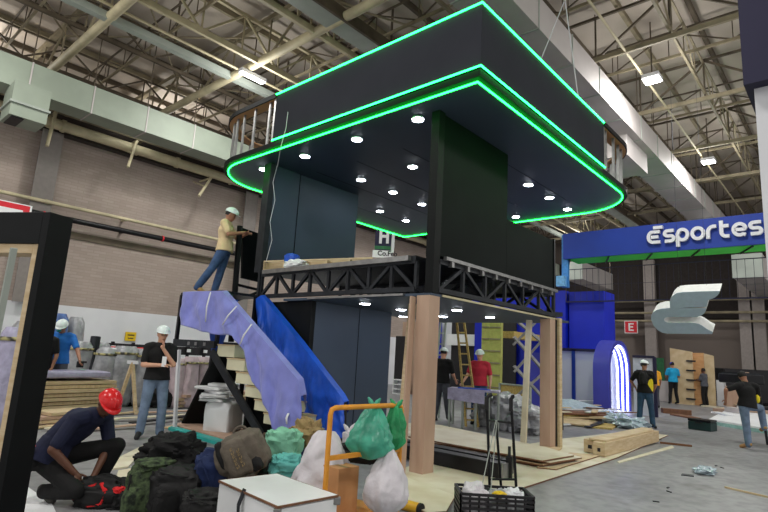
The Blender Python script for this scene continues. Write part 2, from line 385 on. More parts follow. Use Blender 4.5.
xgird(13.0, 10.0, 11.2, 'cream', 'cream lattice girder running lengthwise beside the pale gutter beam')
xgird(10.45, 10.0, 11.1, 'cream', 'cream lattice girder lengthwise next to the wide pale channel over the canopy')
xgird(7.2, 10.2, 11.2, 'cream2', 'dull lattice girder lengthwise above the large canopy', .05, .04)
xgird(3.1, 10.2, 11.2, 'cream2', 'dull lattice girder lengthwise right of the pale roof duct', .05, .04)
xgird(0.4, 10.2, 11.2, 'cream2', 'dull lattice girder lengthwise above the navy corner wall', .05, .04)
xgird(19.6, 10.3, 11.2, 'brown_steel', 'dark lattice girder lengthwise farthest out beyond the left wall', .05, .05)
xgird(16.2, 10.3, 11.2, 'brown_steel', 'dark lattice girder lengthwise nearest the left wall', .05, .05)
# sag rods: crossed bracing in the roof plane, one per bay
for i, X in enumerate(tx[:-1]):
    X2 = tx[i + 1]
    for (ya, yb, w) in ((13.2, 18.2, 'near the left wall'), (7.4, 10.2, 'over the canopy')):
        tag(obj('cross_brace', MB().tube([(X, ya, 10.9), (X2, yb, 10.9)], .03, 6).tube([(X, yb, 10.87), (X2, ya, 10.87)], .03, 6), 'cream2'),
            'crossed pair of thin roof bracing rods %s' % w, 'brace', 'crossed roof rods %s' % w)
gut = thing('gutter_beam', 'long pale green gutter beam running lengthwise under the roof at left', 'beam', (12, 14.5, 9.9))
obj('channel', MB().box((-4, 14.4, 9.9), (39, 14.62, 10.1)), 'galv', gut, smooth=False)
obj('edge_pipe', MB().tube([(-4, 14.0, 10.05), (39, 14.0, 10.05)], .04, 8), 'cream', gut)
ch = thing('channel_beam', 'wide pale channel beam running lengthwise behind the canopy top', 'beam', (12, 9.7, 9.9))
obj('channel', MB().box((-4, 9.35, 9.9), (39, 9.95, 10.15)), 'galv', ch, smooth=False)
for k in range(9): obj('hanger', MB().bar((k * 4.1 - 1.8, 9.65, 10.15), (k * 4.1 - 1.8, 9.65, 11.6), .05), 'brown_steel', ch, smooth=False); obj('hanger', MB().bar((k * 4.1 - 1.8, 14.55, 10.1), (k * 4.1 - 1.8, 14.55, 11.6), .05), 'brown_steel', gut, smooth=False)
obj('lip', MB().box((-4, 9.28, 9.86), (39, 9.35, 10.2)), 'brown_steel', ch, smooth=False)
# air ducts
def duct(name, label, x0, x1, y0, y1, z0, z1, m, step, mf='galv'):
    t = thing(name, label, 'air duct', ((x0 + x1) / 2, (y0 + y1) / 2, z0))
    obj('duct_body', MB().box((x0, y0, z0), (x1, y1, z1)), m, t, smooth=False)
    k = x0 + .01
    while k < x1:
        obj('flange', MB().box((k - .018, y0 - .018, z0 - .018), (k + .018, y1 + .018, z1 + .018)), mf, t, smooth=False)
        obj('hanger', MB().bar((k, y0 + .1, z1), (k, y0 + .1, HZ - .1), .025), 'brown_steel', t, smooth=False); k += step
    return t
zt = AY(100, 88.5, 16.5).z; zb = AY(100, 116, 16.5).z
ld = duct('air_duct', 'long pale green rectangular air duct along the left wall', -3, 38, 16.5, 17.3, zb, zt, 'duct', 1.62, 'duct_pale')
p0 = AY(9, 90, 16.5); p1 = AY(46, 97, 16.5)
df = thing('air_diffuser', 'boxy air outlet hanging under the left duct with dark grille', 'air vent', ((p0.x + p1.x) / 2, 16.6, zb - .95))
obj('diffuser_box', MB().box((p0.x, 16.0, zb - .95), (p1.x, 16.9, zb - .002)), 'duct', df, smooth=False)
obj('diffuser_lip', MB().box((p0.x - .04, 15.95, zb - .62), (p1.x + .04, 16.95, zb - .56)), 'galv', df, smooth=False)
obj('grille', MB().box((p0.x + .08, 16.08, zb - .98), (p1.x - .5, 16.82, zb - .951)), 'barrier', df, smooth=False)
rd = duct('air_duct', 'broad pale duct passing over the canopy towards the back', 6.5, 38, 4.95, 6.05, 9.0, 9.82, 'duct_pale', 1.9)
a = G(640, 186, 8.6)
obj('duct_box', MB().box((17.2, 5.2, 8.3), (19.4, 7.4, 9.4)), 'duct_pale', rd, smooth=False)
obj('duct_grille', MB().box((17.4, 6.2, 8.26), (18.4, 7.2, 8.299)), 'barrier', rd, smooth=False)
e = AY(613, 290, 11.5)
duct('air_duct', 'far pale duct below the roof behind the blue booth wall', e.x - 5, e.x, 11.5, 12.5, e.z, e.z + 1.0, 'duct_pale', 2.4)
duct('air_duct', 'distant pale duct seen under the right end of the blue banner', 30, 38.3, 3.2, 4.4, 6.1, 7.2, 'duct_pale', 2.4)
# high bay lights
def highbay(X, Y, label, w=.45, l=.45, mesh=True, E_=300):
    if mesh:
        t = thing('high_bay_light', label, 'ceiling light', (X, Y, 9.7), 'high bay lights under the roof')
        obj('housing', MB().box((X - l / 2, Y - w / 2, 9.74), (X + l / 2, Y + w / 2, 9.86)), 'whitew', t, smooth=False)
        obj('diffuser', MB().box((X - l * .46, Y - w * .46, 9.715), (X + l * .46, Y + w * .46, 9.74)), 'hb', t, smooth=False)
        obj('hook', MB().tube([(X, Y, 9.86), (X, Y, 11.58)], .02, 8), 'brown_steel', t)
    ld = bpy.data.lights.new('high_bay_lamp', 'AREA'); ld.energy = E_; ld.size = .8; ld.color = (1, .985, .95)
    lo = bpy.data.objects.new('high_bay_lamp', ld); COL.objects.link(lo); lo.location = (X, Y, 9.69)
    pd = bpy.data.lights.new('roof_fill_light', 'POINT'); pd.energy = 260; pd.shadow_soft_size = .4; pd.color = (1, .985, .95)
    po = bpy.data.objects.new('roof_fill_light', pd); COL.objects.link(po); po.location = (X, Y, 9.1)  # fill lamp added under each high bay to brighten the roof
highbay(15.5, 3.95, 'square white high bay light nearest the canopy corner at upper right')
highbay(23.3, 4.0, 'square white high bay light in the middle of the right row')
highbay(31.3, 5.6, 'farthest white high bay light just above the lettered banner')
highbay(8.5, 13.55, 'elongated white light beside the pale gutter beam at left', .2, .9)
for X, Y in ((3, 21.5), (10, 21.5), (17.5, 21.5), (25, 21.5)):  # unseen fill lamps without fixtures, added to brighten the roof at left
    pd = bpy.data.lights.new('roof_fill_light', 'POINT'); pd.energy = 260; pd.shadow_soft_size = .4; pd.color = (1, .985, .95)
    po = bpy.data.objects.new('roof_fill_light', pd); COL.objects.link(po); po.location = (X, Y, 9.95)
for X, Y in ((0, 4), (7.8, -4), (15.5, -5), (0, -5), (24, -6), (1, 13.5), (17, 13.5), (25, 13.5), (33, 13), (32, -5), (-5, 9)): highbay(X, Y, '', mesh=False)  # unseen lamps without fixtures, added to light the hall evenly
sl = AY(142, 131, 17.6); t = thing('strip_light', 'small bright strip light under the left air duct', 'light', sl)
obj('strip_tube', MB().cbox(sl, (.9, .1, .07)), 'hb', t, smooth=False)
obj('strip_housing', MB().cbox(sl + V((0, 0, .07)), (1.0, .16, .06)), 'whitew', t, smooth=False)
cdt = thing('conduit', 'thin cream conduit along the right row of roof lights', 'pipe', (18, 4.2, 10))
obj('conduit_run', MB().tube([(6, 4.2, 9.98), (38, 4.2, 9.98)], .035, 8), 'cream', cdt)
for a, b, w in (((565, 0), (578, 96), 'straight'), ((564, 2), (540, 62), 'slanting')):
    p = AY(*a, 4.2); q = AY(*b, 4.2 if w == 'straight' else 4.9)
    tag(obj('hanging_wire', MB().tube([p, q], .012, 6), 'whitew'), '%s thin white wire hanging from the roof over the canopy' % w, 'wire')
# end wall features
X = HX
def onend(x0, y0, x1, y1, X, d, name, m, par=None, lab=None, cat=None):
    p = AX(x0, y0, X); q = AX(x1, y1, X)
    mb = MB().box((X - d, min(p.y, q.y), max(0, min(p.z, q.z))), (X, max(p.y, q.y), max(p.z, q.z)))
    return mb
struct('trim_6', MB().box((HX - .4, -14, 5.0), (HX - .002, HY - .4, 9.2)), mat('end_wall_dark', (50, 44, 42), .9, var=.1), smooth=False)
for k, px in enumerate((652, 748, 760)):
    Y = AX(px, 340, HX - .5).y
    struct('trim_%d' % (7 + k), MB().box((HX - .8, Y - .35, 0), (HX - .42, Y + .35, 9)), mat('column_grey', (150, 142, 138), .8, var=.04), smooth=False)
for k, (y_, w) in enumerate(((301, 'highest'), (313, 'middle'), (321, 'lowest'))):
    z = AX(640, y_, HX - 1.2).z
    tag(obj('back_pipe', MB().tube([(HX - 1.2, -12, z), (HX - 1.2, 18, z)], .08, 8), 'cream2'), '%s of the long pipes crossing the far end wall' % w, 'pipe', 'pipes on the far end wall')
def exitsign(px, py, w, h, X=None, Y=None, label=''):
    if X is not None:
        c = AX(px, py, X - .1); t = thing('exit_sign', label, 'sign', c); yv = V((0, -1, 0)); nx = V((-1, 0, 0))
    else:
        c = AY(px, py, Y - .1); t = thing('exit_sign', label, 'sign', c); yv = V((1, 0, 0)); nx = V((0, -1, 0))
    def bx(u0, v0, u1, v1, d0, d1, name, m):
        pts = [c + yv * u + V((0, 0, v)) + nx * d0 for u, v in ((u0, v0), (u1, v0), (u1, v1), (u0, v1))]
        return obj(name, MB().slab(pts, nx * (d1 - d0)), m, t, smooth=False)
    bx(-w / 2, -h / 2, w / 2, h / 2, -.05, 0, 'sign_board', 'white'); bx(-w * .45, -h * .45, w * .45, h * .45, 0.001, .01, 'red_field', 'sign_red')
    return t, c, yv, nx
t, c, yv, nx = exitsign(631, 327, .85, .85, X=38.7, label='red square sign with a white letter E on the far wall')
for u0, v0, u1, v1 in ((-.16, -.26, -.06, .26), (-.06, .17, .18, .26), (-.06, -.04, .14, .05), (-.06, -.26, .18, -.17)):
    obj('letter_stroke', MB().slab([c + yv * u + V((0, 0, v)) + nx * .011 for u, v in ((u0, v0), (u1, v0), (u1, v1), (u0, v1))], nx * .01), 'white', t, smooth=False)
t, c, yv, nx = exitsign(9, 212, 1.1, .62, Y=18.3, label='red bordered white sign on the left wall above the black frame')
obj('white_field', MB().slab([c + yv * u + V((0, 0, v)) + nx * .011 for u, v in ((-.28, -.2), (.33, -.2), (.33, .12), (-.28, .12))], nx * .01), 'white', t, smooth=False)
c = AY(130.5, 336.5, 18.9); t = thing('warning_sign', 'small yellow sign on the white lower band of the left wall', 'sign', c)
obj('sign_plate', MB().cbox(c, (.36, .04, .3)), 'sign_yellow', t, smooth=False)
obj('sign_mark', MB().cbox(c + V((0, -.025, .05)), (.22, .01, .035)).cbox(c + V((0, -.025, -.06)), (.18, .01, .03)), 'barrier', t, smooth=False)
# world: even fill light added through hall sides left unbuilt behind the camera
w = bpy.data.worlds.new('world'); sc.world = w; w.use_nodes = True
w.node_tree.nodes['Background'].inputs[0].default_value = (1, .975, .95, 1); w.node_tree.nodes['Background'].inputs[1].default_value = 1.15
sc.view_settings.view_transform = 'Standard'; sc.view_settings.look = 'None'; sc.view_settings.exposure = -0.38; sc.view_settings.gamma = 1; sc.view_settings.use_curve_mapping = False
def joinmb(a, b):
    me = bpy.data.meshes.new('tmp'); b.bm.to_mesh(me); a.bm.from_mesh(me); bpy.data.meshes.remove(me); return a
# ================================================================== BOOTH CANOPY
CX0, CX1, CY0, CY1 = 5.5, 12.5, 3.45, 10.45
def rounded(x0, x1, y0, y1, r, n=14):               # sharp front (x0,y0) and back (x1,y1), rounded (x1,y0) and (x0,y1)
    pts = [(x0, y0)]
    for i in range(n + 1):
        t = -PI / 2 + PI / 2 * i / n; pts.append((x1 - r + r * math.cos(t), y0 + r + r * math.sin(t)))
    pts.append((x1, y1))
    for i in range(n + 1):
        t = PI / 2 + PI / 2 * i / n; pts.append((x0 + r + r * math.cos(t), y1 - r + r * math.sin(t)))
    return pts
ZB, ZU, ZTOP = 5.15, 5.28, 6.18
can = thing('booth_canopy', 'huge square black canopy with green neon edges and rounded side corners above the booth', 'canopy', (9, 7, ZB))
obj('canopy_slab', MB().prism(rounded(CX0, CX1, CY0, CY1, 1.35), ZB, ZU - .03), 'black_panel', can, smooth=False)
cel = obj('soffit', MB().prism(rounded(CX0 + .1, CX1 - .1, CY0 + .1, CY1 - .1, 1.25), ZB - .012, ZB - .001), 'navy_panel', can, smooth=False)
for k in range(1, 6):
    y = CY0 + .1 + k * 1.15
    obj('seam', MB().box((CX0 + 1.35, y - .006, ZB - .016), (CX1 - 1.35, y + .006, ZB - .0125)), 'frame_black', cel, smooth=False)
i_ = .09
obj('neon_strip', MB().tube([V((p[0], p[1], ZB - .022)) for p in rounded(CX0 + i_, CX1 - i_, CY0 + i_, CY1 - i_, 1.28) + [(CX0 + i_, CY0 + i_)]], .014, 8), 'neon_soft', can)
PX, PY = CX0 - .012, CY0 - .012                          # parapet faces
LYE, RXE = 7.86, 9.98
obj('parapet_panel', MB().box((PX, PY, ZU), (PX + .08, LYE, ZTOP)), 'parapet', can, smooth=False)
obj('parapet_panel', MB().box((PX + .08, PY, ZU), (RXE, PY + .08, ZTOP)), 'parapet', can, smooth=False)
for z in (ZU - .005, ZTOP + .01):
    obj('neon_strip', MB().tube([(PX - .012, LYE, z), (PX - .012, PY - .012, z), (RXE, PY - .012, z)], .014, 8), 'neon', can)
# unclad curved ends: plywood rim and studs
def arcL(r0, n=14): return [(PX, LYE)] + [(PX + 1.3 - 1.3 * math.cos(t), CY1 - 1.4 + 1.3 * math.sin(t)) for t in [PI / 2 * i / n for i in range(n + 1)]] + [(PX + 2.2, CY1 - .1)]
def arcR(n=14): return [(RXE, PY)] + [(CX1 - 1.4 + 1.3 * math.sin(t), PY + 1.3 - 1.3 * math.cos(t)) for t in [PI / 2 * i / n for i in range(n + 1)]] + [(CX1 - .1, PY + 2.2)]
for path, s in ((arcL(0), -1), (arcR(), 1)):
    P3 = [V((p[0], p[1], ZTOP - .06)) for p in path]
    inner = -.22 if s > 0 else .22
    obj('curved_rim', MB().sweep(P3, inner, .03), 'orangeply', can, smooth=False)
    obj('rim_edge', MB().sweep(P3, -inner * .12, .09), 'frame_black', can, smooth=False)
    acc = 0
    for k in range(1, len(P3) - 1, 2):
        q = P3[k]; nn = V((9, 7, 0)) - q; nn.z = 0; q = q + nn.normalized() * .1
        obj('stud', MB().bar((q.x, q.y, ZU - .02), (q.x, q.y, ZTOP - .06), .05, .03), 'aluminium', can, smooth=False)
    for f in (.2, .6):
        q = P3[0].lerp(P3[1], f)
        obj('stud', MB().bar((q.x + (.05 if s < 0 else 0), q.y + (.05 if s > 0 else 0), ZU - .02), (q.x + (.05 if s < 0 else 0), q.y + (.05 if s > 0 else 0), ZTOP - .06), .05, .03), 'aluminium', can, smooth=False)
obj('end_stud', MB().bar((PX + .04, LYE + .03, ZU), (PX + .04, LYE + .03, ZTOP), .08, .05), 'aluminium', can, smooth=False)
obj('end_stud', MB().bar((RXE + .03, PY + .04, ZU), (RXE + .03, PY + .04, ZTOP), .08, .05), 'aluminium', can, smooth=False)
for x, y in ((305, 156), (357, 139), (418, 119), (264, 169), (361, 179.5), (412.6, 166.5), (393, 192), (352, 201), (422, 204), (380, 211), (406, 220.5), (528.4, 184.5), (549.5, 197.5), (567.4, 209), (516, 216.5)):
    g = G(x, y, ZB - .02)
    f = obj('downlight', MB().tube([(g.x, g.y, ZB - .03), (g.x, g.y, ZB - .012)], .105, 20), 'whitew', can)
    obj('lamp_disc', MB().tube([(g.x, g.y, ZB - .037), (g.x, g.y, ZB - .031)], .085, 20), 'down', f)
pts = [AX(288, 112, 5.42), AX(286, 128, 5.42), AX(281, 146, 5.42), AX(278, 163, 5.7), AX(273, 182, 5.85), AX(275, 200, 5.9), AX(270, 222, 5.9), AX(272, 240, 5.9), AX(266, 262, 5.9)]
tag(obj('loose_cable', MB().tube(pts, .005, 6), 'whitew'), 'thin pale cable dangling from the canopy beside the tall navy panel', 'cable')
# ---- upper walls
wl = thing('partition_wall', 'tall dark navy wall panel at the left of the upper deck', 'wall panel', (7.2, 8.6, 2.95))
obj('panel_board', MB().box((6.08, 8.55, 2.95), (8.5, 8.7, ZB - .02)), 'navy_panel', wl, smooth=False)
obj('panel_edge', MB().box((5.97, 8.5, 2.95), (6.08, 8.72, ZB - .02)), 'steel_dark', wl, smooth=False)
obj('panel_seam', MB().box((6.75, 8.542, 2.95), (6.765, 8.549, ZB - .02)), 'frame_black', wl, smooth=False)
wr = thing('partition_wall', 'tall black wall panel with green sheen on the right of the deck', 'wall panel', (7, 4.6, 2.95))
obj('panel_board', MB().box((6.12, 4.46, 2.96), (8.1, 4.68, ZB - .02)), 'black_panel', wr, smooth=False)
bal = thing('balustrade_panel', 'lower black balustrade board right of the tall black panel', 'balustrade', (9, 4.6, 2.95))
obj('panel_board', MB().box((8.105, 4.46, 2.96), (9.98, 4.58, 3.95)), 'black_panel', bal, smooth=False)
obj('end_post', MB().box((9.98, 4.44, 2.1), (10.03, 4.5, 3.98)), 'steel_black', bal, smooth=False)
post = tag(obj('corner_post', MB().box((5.97, 4.42, 2.41), (6.115, 4.56, ZB - .02)), 'frame_black', smooth=False), 'black corner post rising from the deck truss to the canopy', 'post')
# ---- deck
DZ0, DZ1 = 2.43, 2.9
dk = thing('raised_deck', 'raised black steel deck of lattice trusses under the canopy', 'deck', (8, 6.5, DZ0))
def dtruss(a, b, nb, m='steel_dark'):
    a = V(a); b = V(b); up = V((0, 0, DZ1 - DZ0 - .06))
    t = obj('deck_truss', MB().bar(a, b, .07, .07).bar(a + up, b + up, .07, .07), m, dk, smooth=False)
    mb = MB()
    for i in range(nb + 1):
        p = a.lerp(b, i / nb); mb.bar(p, p + up, .05, .05)
    mb2 = mb; mb = MB()
    for i in range(nb):
        p = a.lerp(b, i / nb); q = a.lerp(b, (i + 1) / nb)
        if i % 2: mb.bar(p + up, q, .05, .05)
        else: mb.bar(p, q + up, .05, .05)
    obj('web', joinmb(mb, mb2), m, t, smooth=False)
z0 = DZ0 + .03
dtruss((5.97, 8.42, z0), (5.97, 4.72, z0), 8)
dtruss((6.12, 4.45, z0), (9.95, 4.45, z0), 6)
dtruss((9.95, 4.55, z0), (9.95, 8.4, z0), 6)
dtruss((7.95, 4.6, z0), (7.95, 8.35, z0), 6)
obj('deck_floor', MB().box((5.94, 4.72, DZ1), (10.6, 8.54, DZ1 + .05)), 'steel_dark', dk, smooth=False)
obj('deck_edge', MB().box((5.86, 4.8, DZ1 - .03), (5.935, 8.3, DZ1 + .045)), 'aluminium', dk, smooth=False)
obj('deck_edge', MB().box((6.2, 4.36, DZ1 - .0), (9.98, 4.42, DZ1 + .05)), 'aluminium', dk, smooth=False)
for k in range(9):
    x = 6.35 + .42 * k; obj('deck_cleat', MB().box((x, 4.37, DZ1 - .08), (x + .06, 4.44, DZ1 - .001)), 'aluminium', dk, smooth=False)
und = obj('deck_ceiling', MB().box((5.95, 4.43, DZ0 - .07), (10.65, 7.7, DZ0 - .03)), 'navy_panel', dk, smooth=False)
obj('led_profile', MB().box((6.2, 4.40, DZ0 - .06), (9.95, 4.425, DZ0 - .03)), 'cream', dk, smooth=False)
obj('led_profile', MB().box((5.9, 4.9, DZ0 - .06), (5.945, 7.0, DZ0 - .03)), 'aluminium', dk, smooth=False)
for x, y in ((365, 303), (457, 309.5), (443, 316), (490, 316.5), (401, 309), (403, 316)):
    g = G(x, y, DZ0 - .08)
    f = obj('deck_downlight', MB().tube([(g.x, g.y, DZ0 - .095), (g.x, g.y, DZ0 - .071)], .1, 20), 'whitew', dk)
    obj('lamp_disc', MB().tube([(g.x, g.y, DZ0 - .102), (g.x, g.y, DZ0 - .0955)], .082, 20), 'down', f)
# ---- ground floor dark room
lw = thing('partition_wall', 'tall dark navy wall panel standing under the deck', 'wall panel', (7.1, 7.1, 0))
obj('panel_board', MB().box((6.12, 7.0, 0), (8.12, 7.12, DZ0 - .075)), 'navy_panel', lw, smooth=False)
obj('panel_seam', MB().box((7.2, 6.994, 0), (7.21, 6.999, DZ0 - .075)), 'frame_black', lw, smooth=False)
sw = tag(obj('partition_wall', MB().box((6.02, 7.0, 0), (6.115, 8.5, DZ0 - .075)), 'frame_black', smooth=False), 'black side wall under the deck behind the blue tarp', 'wall panel')
# wooden columns
def column(name, x0, y0, x1, y1, z, m, label, mf=None):
    t = thing(name, label, 'column', ((x0 + x1) / 2, (y0 + y1) / 2, 0))
    obj('front_board', MB().box((x0, y0, 0), (x0 + .018, y1, z)), m, t, smooth=False)
    obj('side_board', MB().box((x0 + .018, y0, 0), (x1, y0 + .018, z)), mf or m, t, smooth=False)
    obj('rear_board', MB().box((x1 - .018, y0 + .018, 0), (x1, y1, z)), m, t, smooth=False)
    obj('far_board', MB().box((x0 + .018, y1 - .018, 0), (x1 - .018, y1, z)), m, t, smooth=False)
    return t
column('clad_column', 5.88, 4.40, 6.12, 4.62, 2.36, 'pinkwood', 'pinkish plywood clad column carrying the near corner of the deck', 'pinkwood')
column('clad_column', 9.62, 4.36, 9.84, 4.56, 2.36, 'pinkwood', 'pinkish plywood clad column at the right end of the deck')
tag(obj('steel_post', MB().box((9.85, 4.36, 0), (9.93, 4.5, 2.36)), 'steel_black', smooth=False), 'black steel post beside the right clad column', 'post')
tag(obj('timber_post', MB().box((9.94, 4.32, 0), (10.06, 4.44, 2.4)), 'wood', smooth=False), 'pale timber post at the right edge of the booth', 'post')
tag(obj('timber_post', MB().bar((9.35, 4.75, 0), (9.45, 4.7, 2.32), .1, .06), 'floorboard', smooth=False), 'pale whitish timber post left of the right clad column', 'post')
tag(obj('leaning_board', MB().bar((5.66, 4.56, 0), (5.84, 4.66, 2.34), .03, .10), 'pinkwood', smooth=False), 'narrow brown board leaning on the near clad column', 'board')
tag(obj('timber_post', MB().bar((6.55, 5.35, 0), (6.7, 5.35, 2.34), .1, .08), 'wood', smooth=False), 'pale timber post between dark wall panel and near column', 'post')
# deck clutter
a = V((5.84, 8.46, 2.96)); b = V((5.84, 5.2, 2.96))
fr = thing('timber_lattice', 'pale wooden ladder-like frame lying on the deck edge', 'lattice', (a + b) / 2)
fa, fb_ = G(262, 270.5, 2.96), G(372, 268, 2.96); fu = (fb_ - fa).normalized(); fv = V((-fu.y, fu.x, 0)); fv = fv if fv.dot(FF) > 0 else -fv; FLn = (fb_ - fa).length; fr.location = fa
def fbx(u0, u1, v0, v1, z0, z1, nm): obj(nm, MB().slab([V((p.x, p.y, z0)) for p in (fa + fu * u0 + fv * v0, fa + fu * u1 + fv * v0, fa + fu * u1 + fv * v1, fa + fu * u0 + fv * v1)], (0, 0, z1 - z0)), 'wood', fr, smooth=False)
fbx(0, FLn, 0, .03, 2.96, 2.99, 'rail'); fbx(0, FLn, 0, .03, 3.12, 3.15, 'rail'); fbx(0, FLn, .15, .17, 2.96, 3.15, 'back_sheet')
for k in range(6): fbx(FLn * k / 5 - (.03 if k == 5 else 0), FLn * k / 5 + (.03 if k < 5 else 0), 0, .15, 2.99, 3.12, 'cross_piece')
def lump(c, rad, seed, amp=.25, freq=2.2, nu=40, nv=26, mtx=None, sq=.75, flat=True):
    c = V(c); off = V((seed * 3.1, seed * 1.7, seed * 2.3))
    def fn(q):
        s = V([math.copysign(abs(x) ** sq, x) for x in q])
        k = 1 + amp * noise.noise(q * freq + off) + amp * .45 * noise.noise(q * freq * 2.7 + off) + amp * .2 * noise.noise(q * freq * 6 + off)
        s = s * k
        if flat and s.z < -.82: s.z = -.82
        return s
    return MB().ell(c, rad, mtx, nu, nv, fn)
t = thing('cloth_bundle', 'small white and blue bundle lying on the deck by the wall panel', 'bundle', G(291, 262, 2.96))
g = G(291, 261.5, 3.05) + V((.3, .27, 0))
obj('white_cloth', lump(g + V((0, -.05, .0)), (.16, .24, .1), 3), 'white', t); obj('blue_cloth', lump(g + V((.02, .12, .1)), (.12, .14, .13), 5), 'bluetarp', t)
# balustrade board left of the deck
bb = thing('balustrade_panel', 'dark green black board beside the worker at the stair landing', 'balustrade', (6.4, 9.6, 1.9))
p = AX(244, 229, 6.15); 
obj('panel_board', MB().slab([AY(243, 228, 9.5), AY(267, 236, 9.5), AY(263, 283, 9.5), AY(242, 278, 9.5)], (0, .06, 0)), 'frame_black', bb, smooth=False)
obj('post', MB().tube([AY(240, 226, 9.45), AY(231, 342, 9.45)], .06, 8), 'frame_black', bb)
obj('bracket', MB().bar(AY(238, 285, 9.5), AY(263, 291, 9.5), .05).bar(AY(238, 300, 9.5), AY(263, 290, 9.5), .05), 'steel_black', bb, smooth=False)
tag(obj('column_leg', MB().box((5.92, 8.44, 0), (6.02, 8.5, 5.1)), 'steel_dark', smooth=False), 'thin grey steel post at the left edge of the booth', 'post')
# hanging sign seen between canopy and deck
c = AY(384.5, 245.5, 13.5)
r_ = V((RR.x, RR.y, 0)).normalized(); Z = V((0, 0, 1)); dvec = V((r_.y, -r_.x, 0)); dvec = -dvec if dvec.dot(FF) < 0 else dvec
sg = thing('hanging_sign', 'hanging blue and white sign with lettering seen between canopy and deck', 'sign', c)
def sq(u0, v0, u1, v1, d, th, name, m): return obj(name, MB().slab([c + r_ * u + Z * v - dvec * d for u, v in ((u0, v0), (u1, v0), (u1, v1), (u0, v1))], -dvec * th), m, sg, smooth=False)
k = 15.6 / 535 * 1.08
sq(-12 * k, -15 * k, 8 * k, 22 * k, 0, .02, 'blue_board', 'navy_wall'); sq(-14 * k, -15.5 * k, 11.5 * k, -6.5 * k, .022, .02, 'white_board', 'white')
sq(8.2 * k, -6 * k, 12 * k, 22 * k, 0, -.3, 'side_board', 'whitew')
sq(-7 * k, 2 * k, -3.5 * k, 18 * k, .022, .02, 'letter_block', 'white'); sq(1.5 * k, 2.5 * k, 5 * k, 18 * k, .022, .02, 'letter_block', 'white'); sq(-3.5 * k, 9.5 * k, 1.5 * k, 13 * k, .022, .02, 'letter_block', 'white')
sq(-12 * k, -5 * k, 8 * k, -1 * k, .022, .01, 'green_band', 'seal')
obj('lettering', textmesh('Co.Feb', .26, .005, frame(c - r_ * 8 * k + Z * (-12.8 * k) - dvec * .05, r_, Z), .006), 'barrier', sg, smooth=False)
obj('suspension', MB().tube([c + Z * 20 * k, (c.x, c.y, 11.4)], .015, 6), 'brown_steel', sg)
# ================================================================== STAIRS WITH DRAPES
st = thing('staircase', 'unfinished staircase with cream blocks and dark stringer leading up beside the booth', 'staircase', (5.55, 7.8, 0))
SX0, SX1 = 5.2, 5.92
def zs(y): return .14 + .727 * (y - 6.94)
for k in range(8):
    p = AX(218 + 9.2 * k, 344 + 13.7 * k, SX0); p2 = AX(218 + 9.2 * (k + 1), 344 + 13.7 * (k + 1), SX0)
    o = obj('step_block', MB().box((SX0 + .002, p.y - .52, p2.z + .012), (SX1, p.y, p.z - .02)), 'cream_step', st, smooth=False, bevel=.006)
    obj('tread', MB().box((SX0 - .006, p.y - .53, p.z - .0195), (SX1, p.y + .01, p.z)), 'wood', o, smooth=False)
sa = AX(212, 352, SX0 - .03); sb = AX(261, 435, SX0 - .03)
for x in (SX0 - .03, SX1 + .01): obj('stringer', MB().bar((x, sb.y, sb.z), (x, sa.y, sa.z), .05, .13, side=(1, 0, 0)), 'steel_dark', st, smooth=False)
obj('landing_frame', MB().bar((SX0 - .03, 8.5, 1.52), (SX0 - .03, 9.95, 1.52), .05, .13, side=(1, 0, 0)), 'steel_dark', st, smooth=False)
obj('landing_frame', MB().bar((SX1 + .2, 8.5, 1.52), (SX1 + .2, 9.95, 1.52), .05, .13, side=(1, 0, 0)), 'steel_dark', st, smooth=False)
for y in (8.8, 9.1, 9.35): obj('plate', MB().box((SX0 - .062, y - .04, 1.49), (SX0 - .056, y + .04, 1.55)), 'aluminium', st, smooth=False)
obj('landing_board', MB().box((SX0 - .02, 8.48, 2.44), (6.1, 9.95, 2.485)), 'steel_dark', st, smooth=False)
for x, y in ((SX0, 9.93), (SX0, 8.5), (5.98, 9.9), (5.88, 8.44)): obj('landing_post', MB().box((x - .03, y - .03, 1.5), (x + .03, y + .03, 2.44)), 'steel_black', st, smooth=False)
for x, y in ((5.98, 9.9), (5.88, 8.6)): obj('landing_leg', MB().box((x - .03, y - .03, 0), (x + .03, y + .03, 1.5)), 'steel_black', st, smooth=False)
obj('handrail', MB().bar(AX(222, 293, 5.22), AX(296, 383, 5.22), .05, .05).bar(AX(296, 383, 5.22), AX(296, 425, 5.22), .05), 'steel_black', st, smooth=False)
obj('handrail', MB().bar((5.92, 8.3, 2.40), (5.92, 5.95, .78), .05, .05).bar((5.92, 5.95, .78), (5.92, 5.9, .0), .05), 'steel_black', st, smooth=False)
wp = tag(obj('support_pole', MB().bar((5.02, 9.25, 0), AX(179, 350, 5.12), .07, .05), 'whitew', smooth=False), 'white pole standing under the far end of the stair landing', 'pole')
def interp(pts, t):
    L = [0]
    for a, b in zip(pts, pts[1:]): L.append(L[-1] + (V(b) - V(a)).length)
    s = t * L[-1]
    for i in range(len(pts) - 1):
        if s <= L[i + 1] + 1e-9:
            f = (s - L[i]) / max(1e-9, L[i + 1] - L[i]); return V(pts[i]).lerp(V(pts[i + 1]), f)
    return V(pts[-1])
